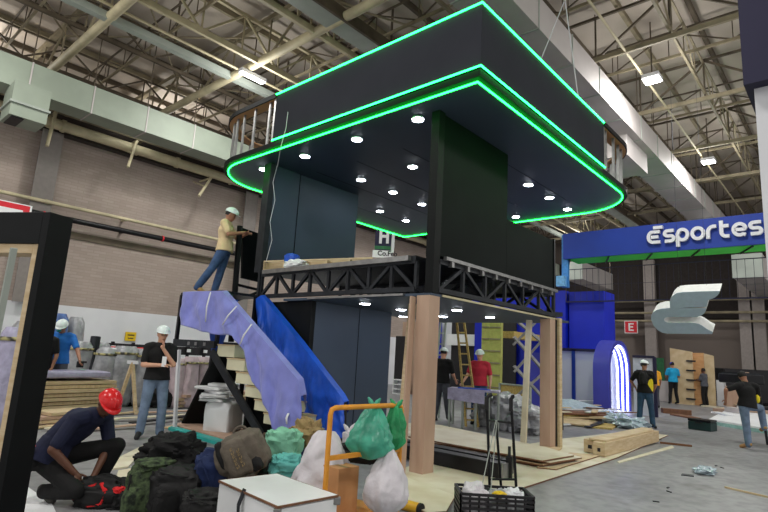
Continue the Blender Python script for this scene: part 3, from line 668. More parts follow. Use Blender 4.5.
def drape(name, top, bot, m, amp, waves, nrm, over=None, label='', cat='fabric', nu=110, nv=26, seed=0, solid=.006):
    rows = []
    if over:
        rows.append([interp(top, i / nu) + V(over) + V((0, 0, -.16)) for i in range(nu + 1)])
        rows.append([interp(top, i / nu) + V(over) + V((0, 0, .02)) for i in range(nu + 1)])
    for j in range(nv + 1):
        v = j / nv; row = []
        for i in range(nu + 1):
            u = i / nu; p = interp(top, u).lerp(interp(bot, u), v)
            a = amp * min(1, v * 2.2) * (.5 * math.sin(u * waves + 2 * math.sin(v * 3 + seed)) + .9 * noise.noise(V((u * waves * .5, v * 2.4, seed))) + .35 * noise.noise(V((u * waves * 1.6, v * 6, seed + 9))))
            z = .012 * noise.noise(V((u * 9, 3, seed))) * v * 3
            row.append(p + V(nrm) * (a) + V((0, 0, z)))
        rows.append(row)
    o = obj(name, MB().grid(rows), m, solid=solid)
    return tag(o, label, cat) if label else o
pt = [AX(*q, 5.12) for q in ((183, 292), (222, 291), (260, 335.5), (298, 380), (301, 396))]
pb = [AX(*q, 5.04) for q in ((181, 325), (213, 334), (233, 336), (242, 352), (255, 385), (269, 412), (272, 432), (301, 430))]
lil = thing('fabric_drape', 'lilac fabric draped over the near side of the staircase and landing', 'fabric', (5.13, 8, .3))
d = drape('cloth', pt, pb, 'purple', .045, 34, (-1, -.25, 0), over=(.1, 0, .0)); d.location -= lil.location; d.parent = lil
for a, b in (((210, 292), (205, 322)), ((236, 306), (222, 325)), ((251, 324), (239, 345)), ((288, 412), (286, 424))):
    p = AX(*a, 5.03); q = AX(*b, 4.98)
    obj('white_tape', MB().grid([[p, p + V((0, -.04, 0))], [p.lerp(q, .5) + V((-.03, 0, 0)), p.lerp(q, .5) + V((-.03, -.045, 0))], [q, q + V((0, -.03, 0))]]), 'whitew', lil, solid=.004)
bt = [(5.86, 8.42, 2.40), (5.86, 8.25, 2.47), (5.86, 7.1, 1.68), (5.86, 6.0, .88), (5.86, 5.9, .78)]
bb_ = [AX(*q, 5.8) for q in ((256, 345), (270, 380), (292, 415), (315, 432), (348, 440))]
drape('tarpaulin', bt, bb_, 'bluetarp', .09, 22, (-1, -.2, 0), over=(.1, 0, 0), label='bright blue tarpaulin hanging over the far side of the staircase', cat='tarp', seed=4)
pt = [AX(205, 296, 5.6), AX(240, 300, 5.6)]; pb = [AX(213, 362, 5.6), AX(222, 352, 5.6)]
tag(obj('tarpaulin', MB().grid([[p.lerp(q, j / 8) + V((-.04 * math.sin(j), 0, 0)) for j in range(9)] for p, q in ((pt[0], pt[1]), (pt[0].lerp(pb[0], .5), pt[1].lerp(pb[1], .5)), (pb[0], pb[1]))]), 'bluetarp', solid=.006), 'blue sheet hanging under the stair landing behind the lilac drape', 'tarp')
tag(obj('black_board', MB().slab([(5.3, 9.55, 0), (5.86, 9.3, 0), (5.86, 8.45, 1.48), (5.3, 8.55, 1.48)], (0, .03, .03)), 'frame_black', smooth=False), 'black board leaning against the stairs under the landing', 'panel')
# white stacked sheets under the stairs
g = G(222, 433); wb = thing('wrapped_stack', 'white plastic wrapped stack standing under the stairs', 'stack', g)
def softbox(c, size, rz, amp, seed, n=9, e=.12):
    c = V(c); h = V(size) / 2; off = V((seed, seed * 2, seed * 3))
    def fn(q):
        s = V([math.copysign(abs(x) ** .42, x) for x in q]); m_ = max(abs(s.x), abs(s.y), abs(s.z)); s = s / max(.6, m_ ** .3)
        k = 1 + amp * noise.noise(q * 2.3 + off) + amp * .4 * noise.noise(q * 7 + off); return s * k
    return MB().ell(c + V((0, 0, h.z)), h, Matrix.Rotation(rz, 4, 'Z'), 36, 24, fn)
obj('wrapped_box', softbox(g, (.6, .52, .56), .5, .07, 2), 'white', wb)
for k, (dx, dy, w_) in enumerate(((0, 0, .62), (-.06, .05, .66), (.02, .0, .56), (-.1, .08, .5), (.03, -.04, .4))):
    obj('bent_sheet', softbox(g + V((dx - .06, dy + .1, .55 + k * .06)), (w_ * 1.25, w_ * .75, .06), .5 + k * .45, .12, k + 5), 'white', wb)
# floor platform of teal edged board in front of the stairs
a, b, c_, d_ = G(168, 430), G(238, 452), G(262, 440), G(185, 424)
tag(obj('teal_board', MB().slab([a, b, b.lerp(c_, .25), a.lerp(d_, .25)], (0, 0, .05)), 'tealboard', smooth=False), 'turquoise board on the floor at the foot of the stairs', 'board')
a2 = a.lerp(d_, .3); b2 = b.lerp(c_, .3)
tag(obj('plank_platform', MB().slab([a2, b2, c_ + (c_ - b) * .6, d_ + (d_ - a) * .6], (0, 0, .06)), 'pinkwood', smooth=False), 'low brown plank platform beneath the staircase', 'platform')
tag(obj('crumpled_bag', lump(G(212, 424) + V((.3, .2, .06)), (.16, .2, .12), 6, .4), 'yellow_tube'), 'small yellow crumpled bag behind the white wrapped stack', 'bag')
# ================================================================== LEFT BACKGROUND
# foreground black door frame
d1 = V((RR.x, RR.y, 0)).normalized(); 
P = G(51, 212, 2.4)
def vpdir(x, y):
    d = ray(x, y); d.z = 0; return d.normalized()
d2 = vpdir(559, 364); dl = -vpdir(-2064, 218) if False else None
q = G(0, 212, 2.4); d1 = (q - P); d1.z = 0; d1.normalize()
dep = (G(74, 218.8, 2.4) - P).length
Zv = V((0, 0, 1))
bf = thing('door_frame', 'tall black box frame with pale wood lining standing at the left edge', 'frame', (P.x, P.y, 0))
pw = .062
def fb(name, u0, u1, w0, w1, z0, z1, m, par=bf):
    pts = [P + d1 * u + d2 * w - Zv * P.z for u, w in ((u0, w0), (u1, w0), (u1, w1), (u0, w1))]
    pts = [V((p.x, p.y, z0)) for p in pts]
    return obj(name, MB().slab(pts, (0, 0, z1 - z0)), m, par, smooth=False, bevel=.003)
hz = G(41, 235, 2.4); 
ztop = 2.4
zh = None
hd = ray(30, 243); w_ = P + d1 * .1
t_ = math.hypot(w_.x, w_.y) / math.hypot(hd.x, hd.y); zh = (EYE + hd * t_).z
fb('upright', 0, pw, 0, dep, 0, ztop, 'frame_black'); fb('header', pw, 1.7, 0, dep, zh, ztop, 'frame_black')
fb('wood_lining', pw, pw + .055, .012, dep - .01, 0, zh - .0, 'wood'); fb('wood_lining', pw + .055, 1.7, .012, dep - .01, zh - .07, zh - .001, 'wood')
fb('upright', 1.7, 1.78, 0, dep, 0, ztop, 'frame_black'); fb('wood_strip', .5, .54, .02, .08, 0, zh - .075, 'wood')
a = P + d1 * (pw + .05) + d2 * .5; 
tag(obj('aluminium_pole', MB().bar(GD(-6, 3.4) + V((0, 0, 0)), EYE + ray(14, 248) * 3.2, .032, .032), 'galv', smooth=False), 'pale metal pole leaning inside the black frame', 'pole')
tag(obj('floor_sheet', MB().slab([G(22, 512), G(28, 488), G(52, 505), G(60, 522)], (0, 0, .01)), 'white', smooth=False), 'white sheet on the floor at the foot of the black frame', 'sheet')
# wrapped bundles
def bundle(px, dep, h, r_, m, label, group, tilt=0, cap='tape', lean=0):
    g = GD(px, dep); t = thing('wrapped_bundle', label, 'bundle', g, group); s_ = random.random() * 30
    ph = random.random() * 6
    mb = MB(); n = 22; rows = []
    for i in range(15):
        f = i / 14; z = h * f; rr = r_ * (1 - .1 * (abs(f - .5) * 2) ** 4) * (1 if 0 < i < 14 else .75)
        row = [g + V((math.cos(t_) * rr, math.sin(t_) * rr, 0)) * (1 + .14 * noise.noise(V((math.cos(t_) * 2, math.sin(t_) * 2 + s_, z * 2.4)))) + V((lean * f, tilt * f, z)) for t_ in [2 * PI * k / n for k in range(n + 1)]]
        rows.append(row)
    mb.grid(rows); mb.face([mb.v(p) for p in rows[-1][:-1]]); mb.face([mb.v(p) for p in rows[0][:-1][::-1]])
    bmesh.ops.remove_doubles(mb.bm, verts=mb.bm.verts, dist=.0005)
    obj('wrap', mb, m, t)
    if cap: 
        f = .88; obj('tape', MB().tube([g + V((lean * f, tilt * f, h * (f - .02))), g + V((lean * f, tilt * f, h * (f + .02)))], r_ * 1.06, 22, caps=False), 'tape', t, solid=.004)
    return t
silv = [(68, 13.9, 1.25, .26), (84, 13.5, 1.3, .27), (100, 14.3, 1.3, .27), (112, 13.4, 1.2, .28), (128, 13.5, 1.25, .27), (142, 14.4, 1.2, .26), (150, 13.7, 1.2, .24)]
nm = ['leftmost, behind the spraying worker', 'second from the left', 'half hidden behind its neighbours', 'right of the grey tube', 'middle of the right half', 'set back behind its neighbours', 'rightmost, behind the standing worker']
for (px, dp, h, r_), l in zip(silv, nm): bundle(px, dp - .8, h + .12, r_ + .03, 'silver', 'silver plastic wrapped bundle by the left wall, %s' % l, 'silver wrapped bundles by the left wall')
for (px, dp, h, r_), l in zip([(161, 13.2, 1.15, .2), (172, 13.2, 1.2, .2), (183, 13.1, 1.15, .2), (194, 13.2, 1.2, .2), (206, 13.6, 1.2, .22)], ['leftmost, next to the standing worker', 'second from the left', 'third, in the middle', 'fourth, just before the white pole', 'rightmost, beyond the white pole']):
    bundle(px, dp, h, r_, 'pink_wrap', 'pinkish plastic wrapped bundle with hazard tape, %s' % l, 'pink wrapped bundles by the left wall')
bundle(1, 9.5, 1.45, .3, 'lilac_wrap', 'tall lilac wrapped bundle seen through the black frame, left one', 'bundles seen through the black frame')
bundle(16, 9.0, 1.62, .22, 'lilac_wrap', 'tall lilac wrapped bundle with tape seen through the black frame, middle one', 'bundles seen through the black frame')
bundle(26, 9.9, 1.75, .25, 'silver', 'tall grey wrapped bundle seen through the black frame, right one', 'bundles seen through the black frame')
bundle(77, 14.4, 2.05, .22, 'silver', 'tall leaning grey wrapped roll behind the spraying worker', None, tilt=.2, cap=None)
bundle(56, 14.0, 2.1, .25, 'blue_wrap' if 'blue_wrap' in M else 'bag_navy', 'tall blue wrapped roll beside the black frame', None, cap=None)
tag(obj('grey_tube', MB().tube([GD(95, 12.6), GD(96, 12.8) + V((0, 0, 1.55))], .11, 14), 'steel_dark'), 'upright dark grey tube standing before the silver bundles', 'tube')
rz0 = AY(150, 353.5, 17.2).z; rz1 = AY(150, 345, 17.2).z; g0 = AY(108, 338, 17.2); g1 = AY(235, 352, 17.2)
rk = thing('wall_rack', 'long black rack with red and white goods along the left wall', 'rack', ((g0.x + g1.x) / 2, 17.2, 0))
obj('rack_board', MB().box((g0.x, 17.1, rz0), (g1.x, 17.3, rz1)), 'barrier', rk, smooth=False)
for k in range(8):
    x = g0.x + .1 + k * (g1.x - g0.x - .2) / 7; obj('upright', MB().box((x - .04, 17.0, 0), (x + .04, 17.08, rz1 + .05)), 'steel_black', rk, smooth=False); obj('white_clip', MB().box((x - .06, 16.94, rz0 + .1), (x + .06, 16.99, rz0 + .2)), 'white', rk, smooth=False)
tag(obj('red_goods', softbox(AY(120, 353, 16.4) - V((0, 0, .1)), (2.2, .5, .28), 0, .1, 3), 'red_cloth'), 'long red wrapped goods on top of the silver bundles', 'goods')
obj_ = thing('goods_shelf', 'low shelf carrying the red goods behind the silver bundles', 'shelf', (5.6, 16.4, 0))
gg = AY(120, 353, 16.4)
obj('shelf_top', MB().box((gg.x - 1.3, 16.1, gg.z - .16), (gg.x + 1.3, 16.7, gg.z - .1)), 'cream2', obj_, smooth=False)
for dx in (-1.2, 1.2): obj('leg', MB().box((gg.x + dx - .05, 16.15, 0), (gg.x + dx + .05, 16.65, gg.z - .16)), 'cream2', obj_, smooth=False)
# lumber stacks
lu = G(45, 415); lr = G(140, 405)
dirx = (G(150, 412) - G(70, 418)); dirx.z = 0; dirx.normalize(); ang = math.atan2(dirx.y, dirx.x)
base = G(100, 416)
k_ = 0
for i in range(9):
    z = .04 + i * .075; L_ = 1.9 - .1 * (i % 3); off = rpl(-.22, -.02) - .35
    c = base + dirx * (off - .1) + V((-dirx.y, dirx.x, 0)) * .6 + V((0, 0, z))
    tag(obj('lumber_sheet', MB().cbox(c, (L_, .95 + rpl(-.1, .1), .06), ang), 'ply' if i % 2 else 'wood', smooth=False), 'pale lumber board in the stack behind the kneeling worker, %s' % ['lowest of nine', 'second from the floor', 'third from the floor', 'fourth from the floor', 'in the middle', 'fourth from the top', 'third from the top', 'second from the top', 'topmost'][i], 'board', 'boards in the large lumber stack')
c = base + dirx * -.6 + V((-dirx.y, dirx.x, 0)) * .6 + V((0, 0, .715))
tag(obj('foam_slab', softbox(c, (1.9, .8, .14), ang, .03, 4), 'lilac_wrap'), 'pale wrapped foam slab lying on top of the lumber stack', 'slab')
base2 = G(72, 424)
for i in range(4):
    c = base2 + dirx * rpl(-.1, .1) + V((-dirx.y, dirx.x, 0)) * .1 + V((0, 0, .03 + i * .06))
    tag(obj('lumber_sheet', MB().cbox(c, (1.1, .5, .05), ang + rpl(-.1, .1)), 'wood' if i % 2 else 'pinkwood', smooth=False), 'short board in the low stack before the large lumber stack, %s' % ['bottom one', 'second one up', 'third one up', 'top one'][i], 'board', 'short boards in the low stack')
base3 = G(14, 395)
for i in range(3):
    c = base3 + V((0, 0, .1 + i * .12))
    tag(obj('lumber_sheet', MB().cbox(c, (1.6, .8, .1), ang + .1 * i), 'wood', smooth=False), 'thick pale board seen through the black frame, %s' % ['lowest', 'middle', 'top'][i], 'board', 'boards seen through the black frame')
base4 = G(205, 404)
for i in range(4):
    c = base4 + V((0, 0, .04 + i * .08)) + dirx * rpl(-.2, .2)
    tag(obj('lumber_sheet', MB().cbox(c, (2.6, .9, .06), ang + rpl(-.08, .08)), 'pinkwood' if i % 2 else 'wood', smooth=False), 'board in the low stack before the pink bundles, %s' % ['bottom one', 'second one up', 'third one up', 'top one'][i], 'board', 'boards before the pink bundles')
bgx = G(150, 405)
for i, (dx, dy) in enumerate(((0, 0), (.7, .3), (1.5, .2), (-.5, .5))):
    tag(obj('dark_bag', lump(bgx + V((dx, dy - .4, .19)), (.38, .3, .24), 11 + i, .3), 'bag_black'), 'black sack on the floor behind the standing worker, %s' % ['nearest', 'right of the nearest', 'rightmost', 'leftmost'][i], 'sack', 'black sacks behind the standing worker')
# trestle bit
tr = thing('wooden_trestle', 'small pale wooden trestle before the silver bundles', 'trestle', G(136, 402))
for x0 in (126, 146):
    p = GD(x0, 11.4); q = GD(136, 11.6) + V((0, 0, 1.05)); obj('leg', MB().bar(p, q, .06), 'wood', tr, smooth=False)
obj('top_bar', MB().bar(GD(131, 11.6) + V((0, 0, 1.05)), GD(142, 11.6) + V((0, 0, 1.05)), .07), 'whitew', tr, smooth=False)
# floor pieces left
for a in (((100, 462), (140, 455), (128, 468), (100, 472), 'pale plywood offcut on the floor right of the kneeling worker'), ((118, 472), (142, 468), (140, 478), (116, 479), 'small thin wood offcut near the red and black tool bag')):
    tag(obj('offcut', MB().slab([G(*p) for p in a[:4]], (0, 0, .02)), 'floorboard', smooth=False), a[4], 'board')
tag(obj('offcut', MB().slab([G(142, 447), G(200, 452), G(192, 462), G(120, 458)], (0, 0, .02)), 'floorboard', smooth=False), 'long pale plywood sheet on the floor behind the camouflage backpack', 'board')

for i in range(14):
    px_, py_ = [(52, 428), (66, 424), (84, 427), (98, 421), (120, 415), (165, 414), (178, 418), (190, 411), (200, 420), (214, 414), (130, 421), (160, 423), (186, 425), (110, 430)][i]
    p = G(px_, py_) + V((0, 0, .02 + .012 * (i % 4))); a_ = ang + rpl(-.5, .5); dv = V((math.cos(a_), math.sin(a_), 0)) * rpl(.3, .7)
    tag(obj('loose_plank', MB().bar(p - dv, p + dv + V((0, 0, .03)), .14, .02, side=(-dv.y, dv.x, 0)), ['wood', 'pinkwood', 'floorboard', 'steel_dark'][i % 4], smooth=False), 'loose plank scattered on the floor around the lumber stack', 'plank', 'loose planks around the lumber stack')
# ================================================================== BLUE BOOTH AND RIGHT BACKGROUND
def yz(X, d, x0, y0, x1, y1):            # box facing -x from image corners
    p = AX(x0, y0, X); q = AX(x1, y1, X)
    return (X, min(p.y, q.y), max(0, min(p.z, q.z))), (X + d, max(p.y, q.y), max(p.z, q.z))
BX = 19.5
pa = AX(563, 233.5, BX); pb_ = AX(766, 213, BX); pc = AX(563, 262, BX)
bn = thing('banner_header', 'long blue header with white lettering above the booth at right', 'banner', (BX, (pa.y + pb_.y) / 2, pc.z))
bz0, bz1 = (pc.z + AX(765, 240, BX).z) / 2, (pa.z + pb_.z) / 2
obj('front_board', MB().box((BX, pb_.y - .6, bz0), (BX + .1, pa.y, bz1)), 'banner_blue', bn, smooth=False)
obj('green_soffit', MB().box((BX + .1, pb_.y - .6, bz0), (BX + 1.2, pa.y - .1, bz0 + .05)), 'banner_green', bn, smooth=False)
for k in range(5):
    y = pb_.y + .4 + k * 1.45; obj('soffit_bar', MB().bar((BX + .1, y, bz0 - .03), (BX + 1.2, y + .5, bz0 - .03), .04), 'steel_black', bn, smooth=False)
# lettering by flat rounded strokes
def stroke(mb, pts, w, o, sx, sy, hgt, d):
    pts = [V((a, b, 0)) for a, b in pts]; n = len(pts); Lf = []; Rt = []
    for i, p in enumerate(pts):
        t = (pts[min(i + 1, n - 1)] - pts[max(i - 1, 0)]).normalized(); nn = V((-t.y, t.x, 0)) * w / 2
        Lf.append(p + nn); Rt.append(p - nn)
    tow = lambda q: V(o) + sx * q.x * hgt + sy * q.y * hgt
    A = [mb.v(tow(q)) for q in Lf]; B = [mb.v(tow(q)) for q in Rt]; C_ = [mb.v(tow(q) + d) for q in Lf]; D = [mb.v(tow(q) + d) for q in Rt]
    for i in range(n - 1):
        mb.face([A[i], A[i + 1], B[i + 1], B[i]]); mb.face([C_[i], D[i], D[i + 1], C_[i + 1]]); mb.face([A[i], C_[i], C_[i + 1], A[i + 1]]); mb.face([B[i], B[i + 1], D[i + 1], D[i]])
    mb.face([A[0], B[0], D[0], C_[0]]); mb.face([A[-1], C_[-1], D[-1], B[-1]])
def arc(cx, cy, rx, ry, a0, a1, n=14): return [(cx + rx * math.cos(math.radians(a0 + (a1 - a0) * i / n)), cy + ry * math.sin(math.radians(a0 + (a1 - a0) * i / n))) for i in range(n + 1)]
W = .25
sS = [[(.78, .93), (.42, .93)] + arc(.34, .72, .22, .21, 90, 270, 10)[1:] + [(.5, .51)] + arc(.56, .30, .2, .205, 90, -90, 10)[1:] + [(.12, .09)]]
glyph = {'E': [[(.86, .52), (.3, .52)] , [(.98, .93), (.42, .93)] + arc(.42, .52, .3, .42, 90, 270, 12)[1:] + [(.98, .09)], [(.5, 1.28), (1.2, 1.28)]],
 's': sS, 'p': [[(.12, -.42), (.12, .62)], arc(.47, .51, .35, .42, 180, -180, 22)], 'o': [arc(.5, .51, .38, .42, 0, 360, 24)],
 'r': [[(.12, 0), (.12, .5)] + arc(.5, .5, .38, .43, 180, 95, 8)[1:] + [(.68, .93)]], 't': [[(.2, 1.3), (.2, .4)] + arc(.5, .4, .3, .31, 180, 270, 8)[1:] + [(.7, .09)], [(.2, .88), (.68, .88)]],
 'e': [[(.2, .5), (.82, .5)] + arc(.5, .51, .38, .42, 0, 300, 20)[1:] + [(.85, .09)]]}
L0 = AX(647, 246, BX - .12); L1 = AX(764, 231.5, BX - .12); adv = {'E': 1.2, 's': .92, 'p': 1.02, 'o': 1.06, 'r': .8, 't': .85, 'e': 1.04}
tot = sum(adv[c] for c in 'Esportes'); hgt = abs(L1.y - L0.y) / tot; yy = 0
for c in 'Esportes':
    mb = MB()
    for n_s, s_ in enumerate(glyph[c]): stroke(mb, s_, W, V((BX - .12 - .006 * n_s, L0.y, (L0.z + L1.z) / 2)) + V((0, -1, 0)) * yy, V((0, -1, 0)), V((0, 0, 1)), hgt, V((.12, 0, 0)))
    obj('letter', mb, 'letter', bn, smooth=False); yy += adv[c] * hgt
for (x0, nm_) in ((561, 'left'),):
    p = AX(559, 240, BX + .2); q = AX(563, 283, BX + .2)
    tag(obj('booth_post', MB().box((BX + .15, pa.y - .12, AX(560, 287, BX).z), (BX + .3, pa.y + .12, bz1)), mat('light_blue_post', (60, 130, 200), .5), smooth=False), 'light blue post carrying the left end of the blue header', 'post')
tag(obj('junction_box', MB().box(*yz(BX - .1, .24, 556, 276, 564, 286)), mat('light_blue_box', (110, 170, 220), .5), smooth=False), 'small light blue box on the post below the header', 'box')
tag(obj('booth_post', MB().box((BX + .15, pb_.y - .7, 0), (BX + .4, pb_.y - .45, bz1)), 'banner_blue', smooth=False), 'blue post carrying the right end of the header', 'post')
# hanging wire grid below
t = thing('wire_grid', 'dark blue wire railing grid hanging beneath the blue header', 'grid', (BX + 1.6, 5, 4))
X = BX + 1.5; p = AX(566, 270, X); q = AX(768, 297, X); r0 = AX(566, 302, X)
for z_, th in ((p.z, .03), ((p.z + r0.z) / 2, .012), (r0.z, .05)): obj('rail', MB().bar((X, q.y - .5, z_), (X, p.y, z_), th), 'navy_wall', t, smooth=False)
mb = MB(); k = q.y - .4
while k < p.y: mb.bar((X, k, r0.z), (X, k, p.z), .012); k += .24
obj('wires', mb, 'navy_wall', t, smooth=False)
obj('suspension', MB().bar((X, p.y, r0.z), (X, p.y, 10), .02).bar((X, q.y - .4, r0.z), (X, q.y - .4, 10), .02), 'brown_steel', t, smooth=False)
# E logo leaning forward
c = AX(687, 310, 17.0); al = math.radians(33)
nrm = V((-math.cos(al), .0, -math.sin(al)))
def onpl(x, y):
    d = ray(x, y); return EYE + d * ((c - EYE).dot(nrm) / d.dot(nrm))
cr = lambda x, y: onpl(640 + x / 6.82, 270 + y / 6.82)
lg = thing('logo_emblem', 'large pale grey curved E emblem hanging before the dark far wall', 'emblem', c, None)
top = [(203, 214), (206, 200), (214, 186), (232, 168), (252, 157), (285, 152), (400, 147), (545, 143), (540, 158), (528, 174), (510, 188), (490, 197), (465, 206), (455, 250), (205, 262)]
bot = [(452, 262), (447, 282), (436, 298), (415, 312), (385, 321), (188, 320), (170, 326), (163, 338), (168, 350), (186, 360), (330, 361), (375, 363), (400, 368), (424, 380), (460, 405), (497, 424), (492, 437), (185, 434), (150, 427), (118, 408), (92, 378), (76, 340), (76, 312), (88, 290), (112, 274), (150, 264), (200, 260)]
for pts in (top, bot):
    P_ = [cr(*q) for q in pts]
    obj('emblem_side', MB().slab([p - nrm * .012 for p in P_], -nrm * .46), 'logo_side_lit', lg, smooth=False)
    obj('emblem_face', MB().slab(P_, -nrm * .011), 'logo_face_shaded', lg, smooth=False)
for x in (250, 440):
    p = cr(x, 160); obj('suspension', MB().bar(p + V((.3, 0, .1)), V((p.x + .3, p.y, 10)), .006), 'steel_dark', lg, smooth=False)
# blue block walls
lo, hi = yz(21.2, 1.2, 569, 292, 606, 420); lo = (lo[0], lo[1], 0)
tag(obj('booth_wall', MB().box(lo, hi), 'booth_blue', smooth=False), 'bright blue block wall behind the glass cabin', 'wall panel')
lo2, hi2 = yz(21.0, 1.2, 552, 291, 566, 420)
tag(obj('booth_wall', MB().box((21.0, lo2[1], 0), (22.2, lo2[1] + 4.6, hi2[2])), 'booth_blue', smooth=False), 'bright blue wall continuing behind the black end post of the deck', 'wall panel')
lo3, hi3 = yz(21.5, .6, 565.5, 292, 569.5, 420)
tag(obj('booth_wall', MB().box((21.6, lo3[1], 0), (22, hi3[1], hi3[2])), 'navy_wall', smooth=False), 'dark gap strip between the two blue block walls', 'wall panel')
# glass cabin
GX = 19.9
yA = AX(556, 400, GX).y; yB = AX(574, 400, GX).y; yC = AX(607, 408, GX).y; gz = AX(590, 350, GX).z
gb = thing('glass_cabin', 'low cabin of bluish glass panes with blue frames beside the arch', 'cabin', (GX, (yA + yC) / 2, 0))
for y0, y1 in ((yA + 1.5, yB), (yB, yC)):
    obj('pane', MB().box((GX, y1 + .04, .05), (GX + .03, y0 - .04, gz - .06)), 'glass', gb, smooth=False)
for y in (yB, yC): obj('frame_post', MB().box((GX - .05, y - .06, 0), (GX + .07, y + .06, gz)), 'banner_blue', gb, smooth=False)
obj('top_rail', MB().box((GX - .05, yC, gz - .06), (GX + .07, yA + 1.5, gz + .04)), 'navy_wall', gb, smooth=False)
obj('back_board', MB().box((GX + 1.0, yC + .1, 0), (GX + 1.05, yA + 1.5, gz * .82)), 'whitew', gb, smooth=False)
obj('side_pane', MB().box((GX + .1, yC - .02, .05), (GX + 1.0, yC + .01, gz - .1)), 'glass', gb, smooth=False)
# arch with white neon
q0 = AY(610, 409, 6.55); q1 = AY(632, 410, 6.55); zt = AY(621, 341, 6.55).z
xa, xb = 19.1, 21.4
ar = thing('neon_arch', 'blue entrance arch with white neon lines curving over its inner side', 'arch', (20.2, 7, 0))
def archp(x0, x1, zt, r_, n=10): return [(x0, 0)] + [(x0 + r_ - r_ * math.cos(t), zt - r_ + r_ * math.sin(t)) for t in [PI / 2 * i / n for i in range(n + 1)]] + [(x1 - r_ + r_ * math.sin(t), zt - r_ + r_ * math.cos(t)) for t in [PI / 2 * i / n for i in range(n + 1)]] + [(x1, 0)]
o_ = archp(xa, xb, zt, 1.05); i2 = archp(xa + .15, xb - .15, zt - .15, .93)
mb = MB()
for y0 in (6.55, 7.1):
    A = [mb.v((p[0], y0, p[1])) for p in o_]; B = [mb.v((p[0], y0, p[1])) for p in i2]
    for i in range(len(A) - 1): mb.face([A[i], A[i + 1], B[i + 1], B[i]])
    if y0 < 7: A0, B0 = A, B
for i in range(len(A) - 1): mb.face([A0[i], A0[i + 1], A[i + 1], A[i]]); mb.face([B0[i], B0[i + 1], B[i + 1], B[i]])
obj('arch_shell', mb, 'arch_purple', ar)
for k in range(3):
    y = 6.63 + .17 * k
    obj('neon_line', MB().tube([V((p[0] + (.03 if p[0] < 20.2 else -.03), y, max(.02, p[1] - (.03 if p[1] > 1 else 0)))) for p in archp(xa + .15, xb - .15, zt - .15, .93)][8:], .03, 8), 'neon_white', ar)
obj('floor_mat', MB().box((xa + .3, 6.6, 0), (xb - .3, 7.05, .01)), 'white', ar, smooth=False)
fy0 = AX(634, 405, 19.8).y; fy1 = AX(656, 405, 19.8).y; fz = AX(650, 357, 19.8).z
gp = thing('glass_screen', 'glass screen in a dark frame just right of the neon arch', 'screen', (19.8, (fy0 + fy1) / 2, 0))
obj('pane', MB().box((19.8, fy1, .02), (19.83, fy0, fz - .05)), 'glass', gp, smooth=False)
obj('frame', MB().bar((19.8, fy1, 0), (19.8, fy1, fz), .1).bar((19.8, fy1, fz), (19.8, fy0, fz), .08), 'navy_wall', gp, smooth=False)
# navy corner wall at the right edge
# vertical edges converge with the camera tilt; near stand wall
Wp = G(754, 89, 3.2); Hp = G(743.5, 85, 3.2)
nw = thing('stand_wall', 'tall white stand wall with navy header at the right edge', 'wall panel', (Wp.x + .5, Wp.y - .2, 0))
obj('white_board', MB().box((Wp.x, Wp.y - .5, 0), (Wp.x + .9, Wp.y, 3.2)), 'whitew', nw, smooth=False)
obj('navy_header', MB().box((min(Hp.x, Wp.x - .03), Wp.y - .55, 3.2), (Wp.x + 1.0, Hp.y, 5.2)), 'navy_wall', nw, smooth=False)
# barrier and far panels
lo, hi = yz(37, .3, 655, 365, 768, 400)
bz = AX(720, 368, 37).z
tag(obj('black_barrier', MB().box((37, -8, 0), (37.2, 9.0, bz)), 'barrier', smooth=False), 'long black barrier along the far end wall', 'barrier')
p = AX(655, 370, 36.5); p2 = AX(664, 370, 36.5)
tag(obj('green_screen', MB().box((36.5, p2.y, 0), (36.6, p.y, AX(660, 358, 36.5).z)), 'seal', smooth=False), 'narrow green panel standing left of the black barrier', 'panel')
def panel(x0, x1, yt0, yt1, yb, X, m, label, dx=0, d=.12):
    b0 = G(x0, yb); s = X / G((x0 + x1) / 2, yb).x
    p = AX(x0, yb, X); q = AX(x1, yb, X); tz0 = AX(x0, yt0, X).z; tz1 = AX(x1, yt1, X).z
    return tag(obj('plywood_sheet', MB().slab([(X, p.y, 0), (X + dx, q.y, 0), (X + dx, q.y, tz1), (X, p.y, tz0)], (d, 0, 0)), m, smooth=False), label, 'panel')
panel(672, 694.5, 348, 352, 405, 29.5, 'ply', 'tall pale wooden panel, widest of the three at the far end')
panel(694.8, 706, 353, 353, 405, 29.8, 'orangeply', 'orange-brown wooden panel in the middle of the three far panels')
panel(706.3, 716, 353.5, 356, 405, 29.8, 'ply', 'pale narrow wooden panel, rightmost of the three far panels')
mbk = thing('panel_bracket_rail', 'row of short dark brackets up the seam of the far wooden panels', 'brackets', AX(692, 400, 29.3))
for k in range(5):
    p = AX(691, 361 + 9.5 * k, 29.44); obj('bracket', MB().cbox(p, (.06, .4, .07)), 'steel_dark', mbk, smooth=False)
def fbox(x0, y0, x1, y1, X, d, m, name, label, cat):
    lo, hi = yz(X, d, x0, y0, x1, y1); lo = (lo[0], lo[1], 0) if y1 > 398 else lo
    return tag(obj(name, MB().box(lo, hi), m, smooth=False, bevel=.01), label, cat)
fbox(716, 380, 725, 402, 31, .5, 'whitew', 'white_cabinet', 'small white cabinet right of the far wooden panels', 'cabinet')
fbox(715, 368, 724, 379.5, 31, .3, 'steel_black', 'dark_monitor', 'small dark monitor standing on the white cabinet', 'monitor')
fbox(725, 386, 742, 404, 30, .4, 'pinkwood', 'wood_crate', 'brown wooden crate in front of the black barrier', 'crate')
fbox(742, 372, 750, 404, 31, .4, 'pinkwood', 'wood_crate', 'taller narrow wooden crate right of the brown one', 'crate')
fbox(650, 380, 671, 402, 30.5, .3, 'duct_pale', 'low_screen', 'low white panel left of the tall wooden panels', 'panel')
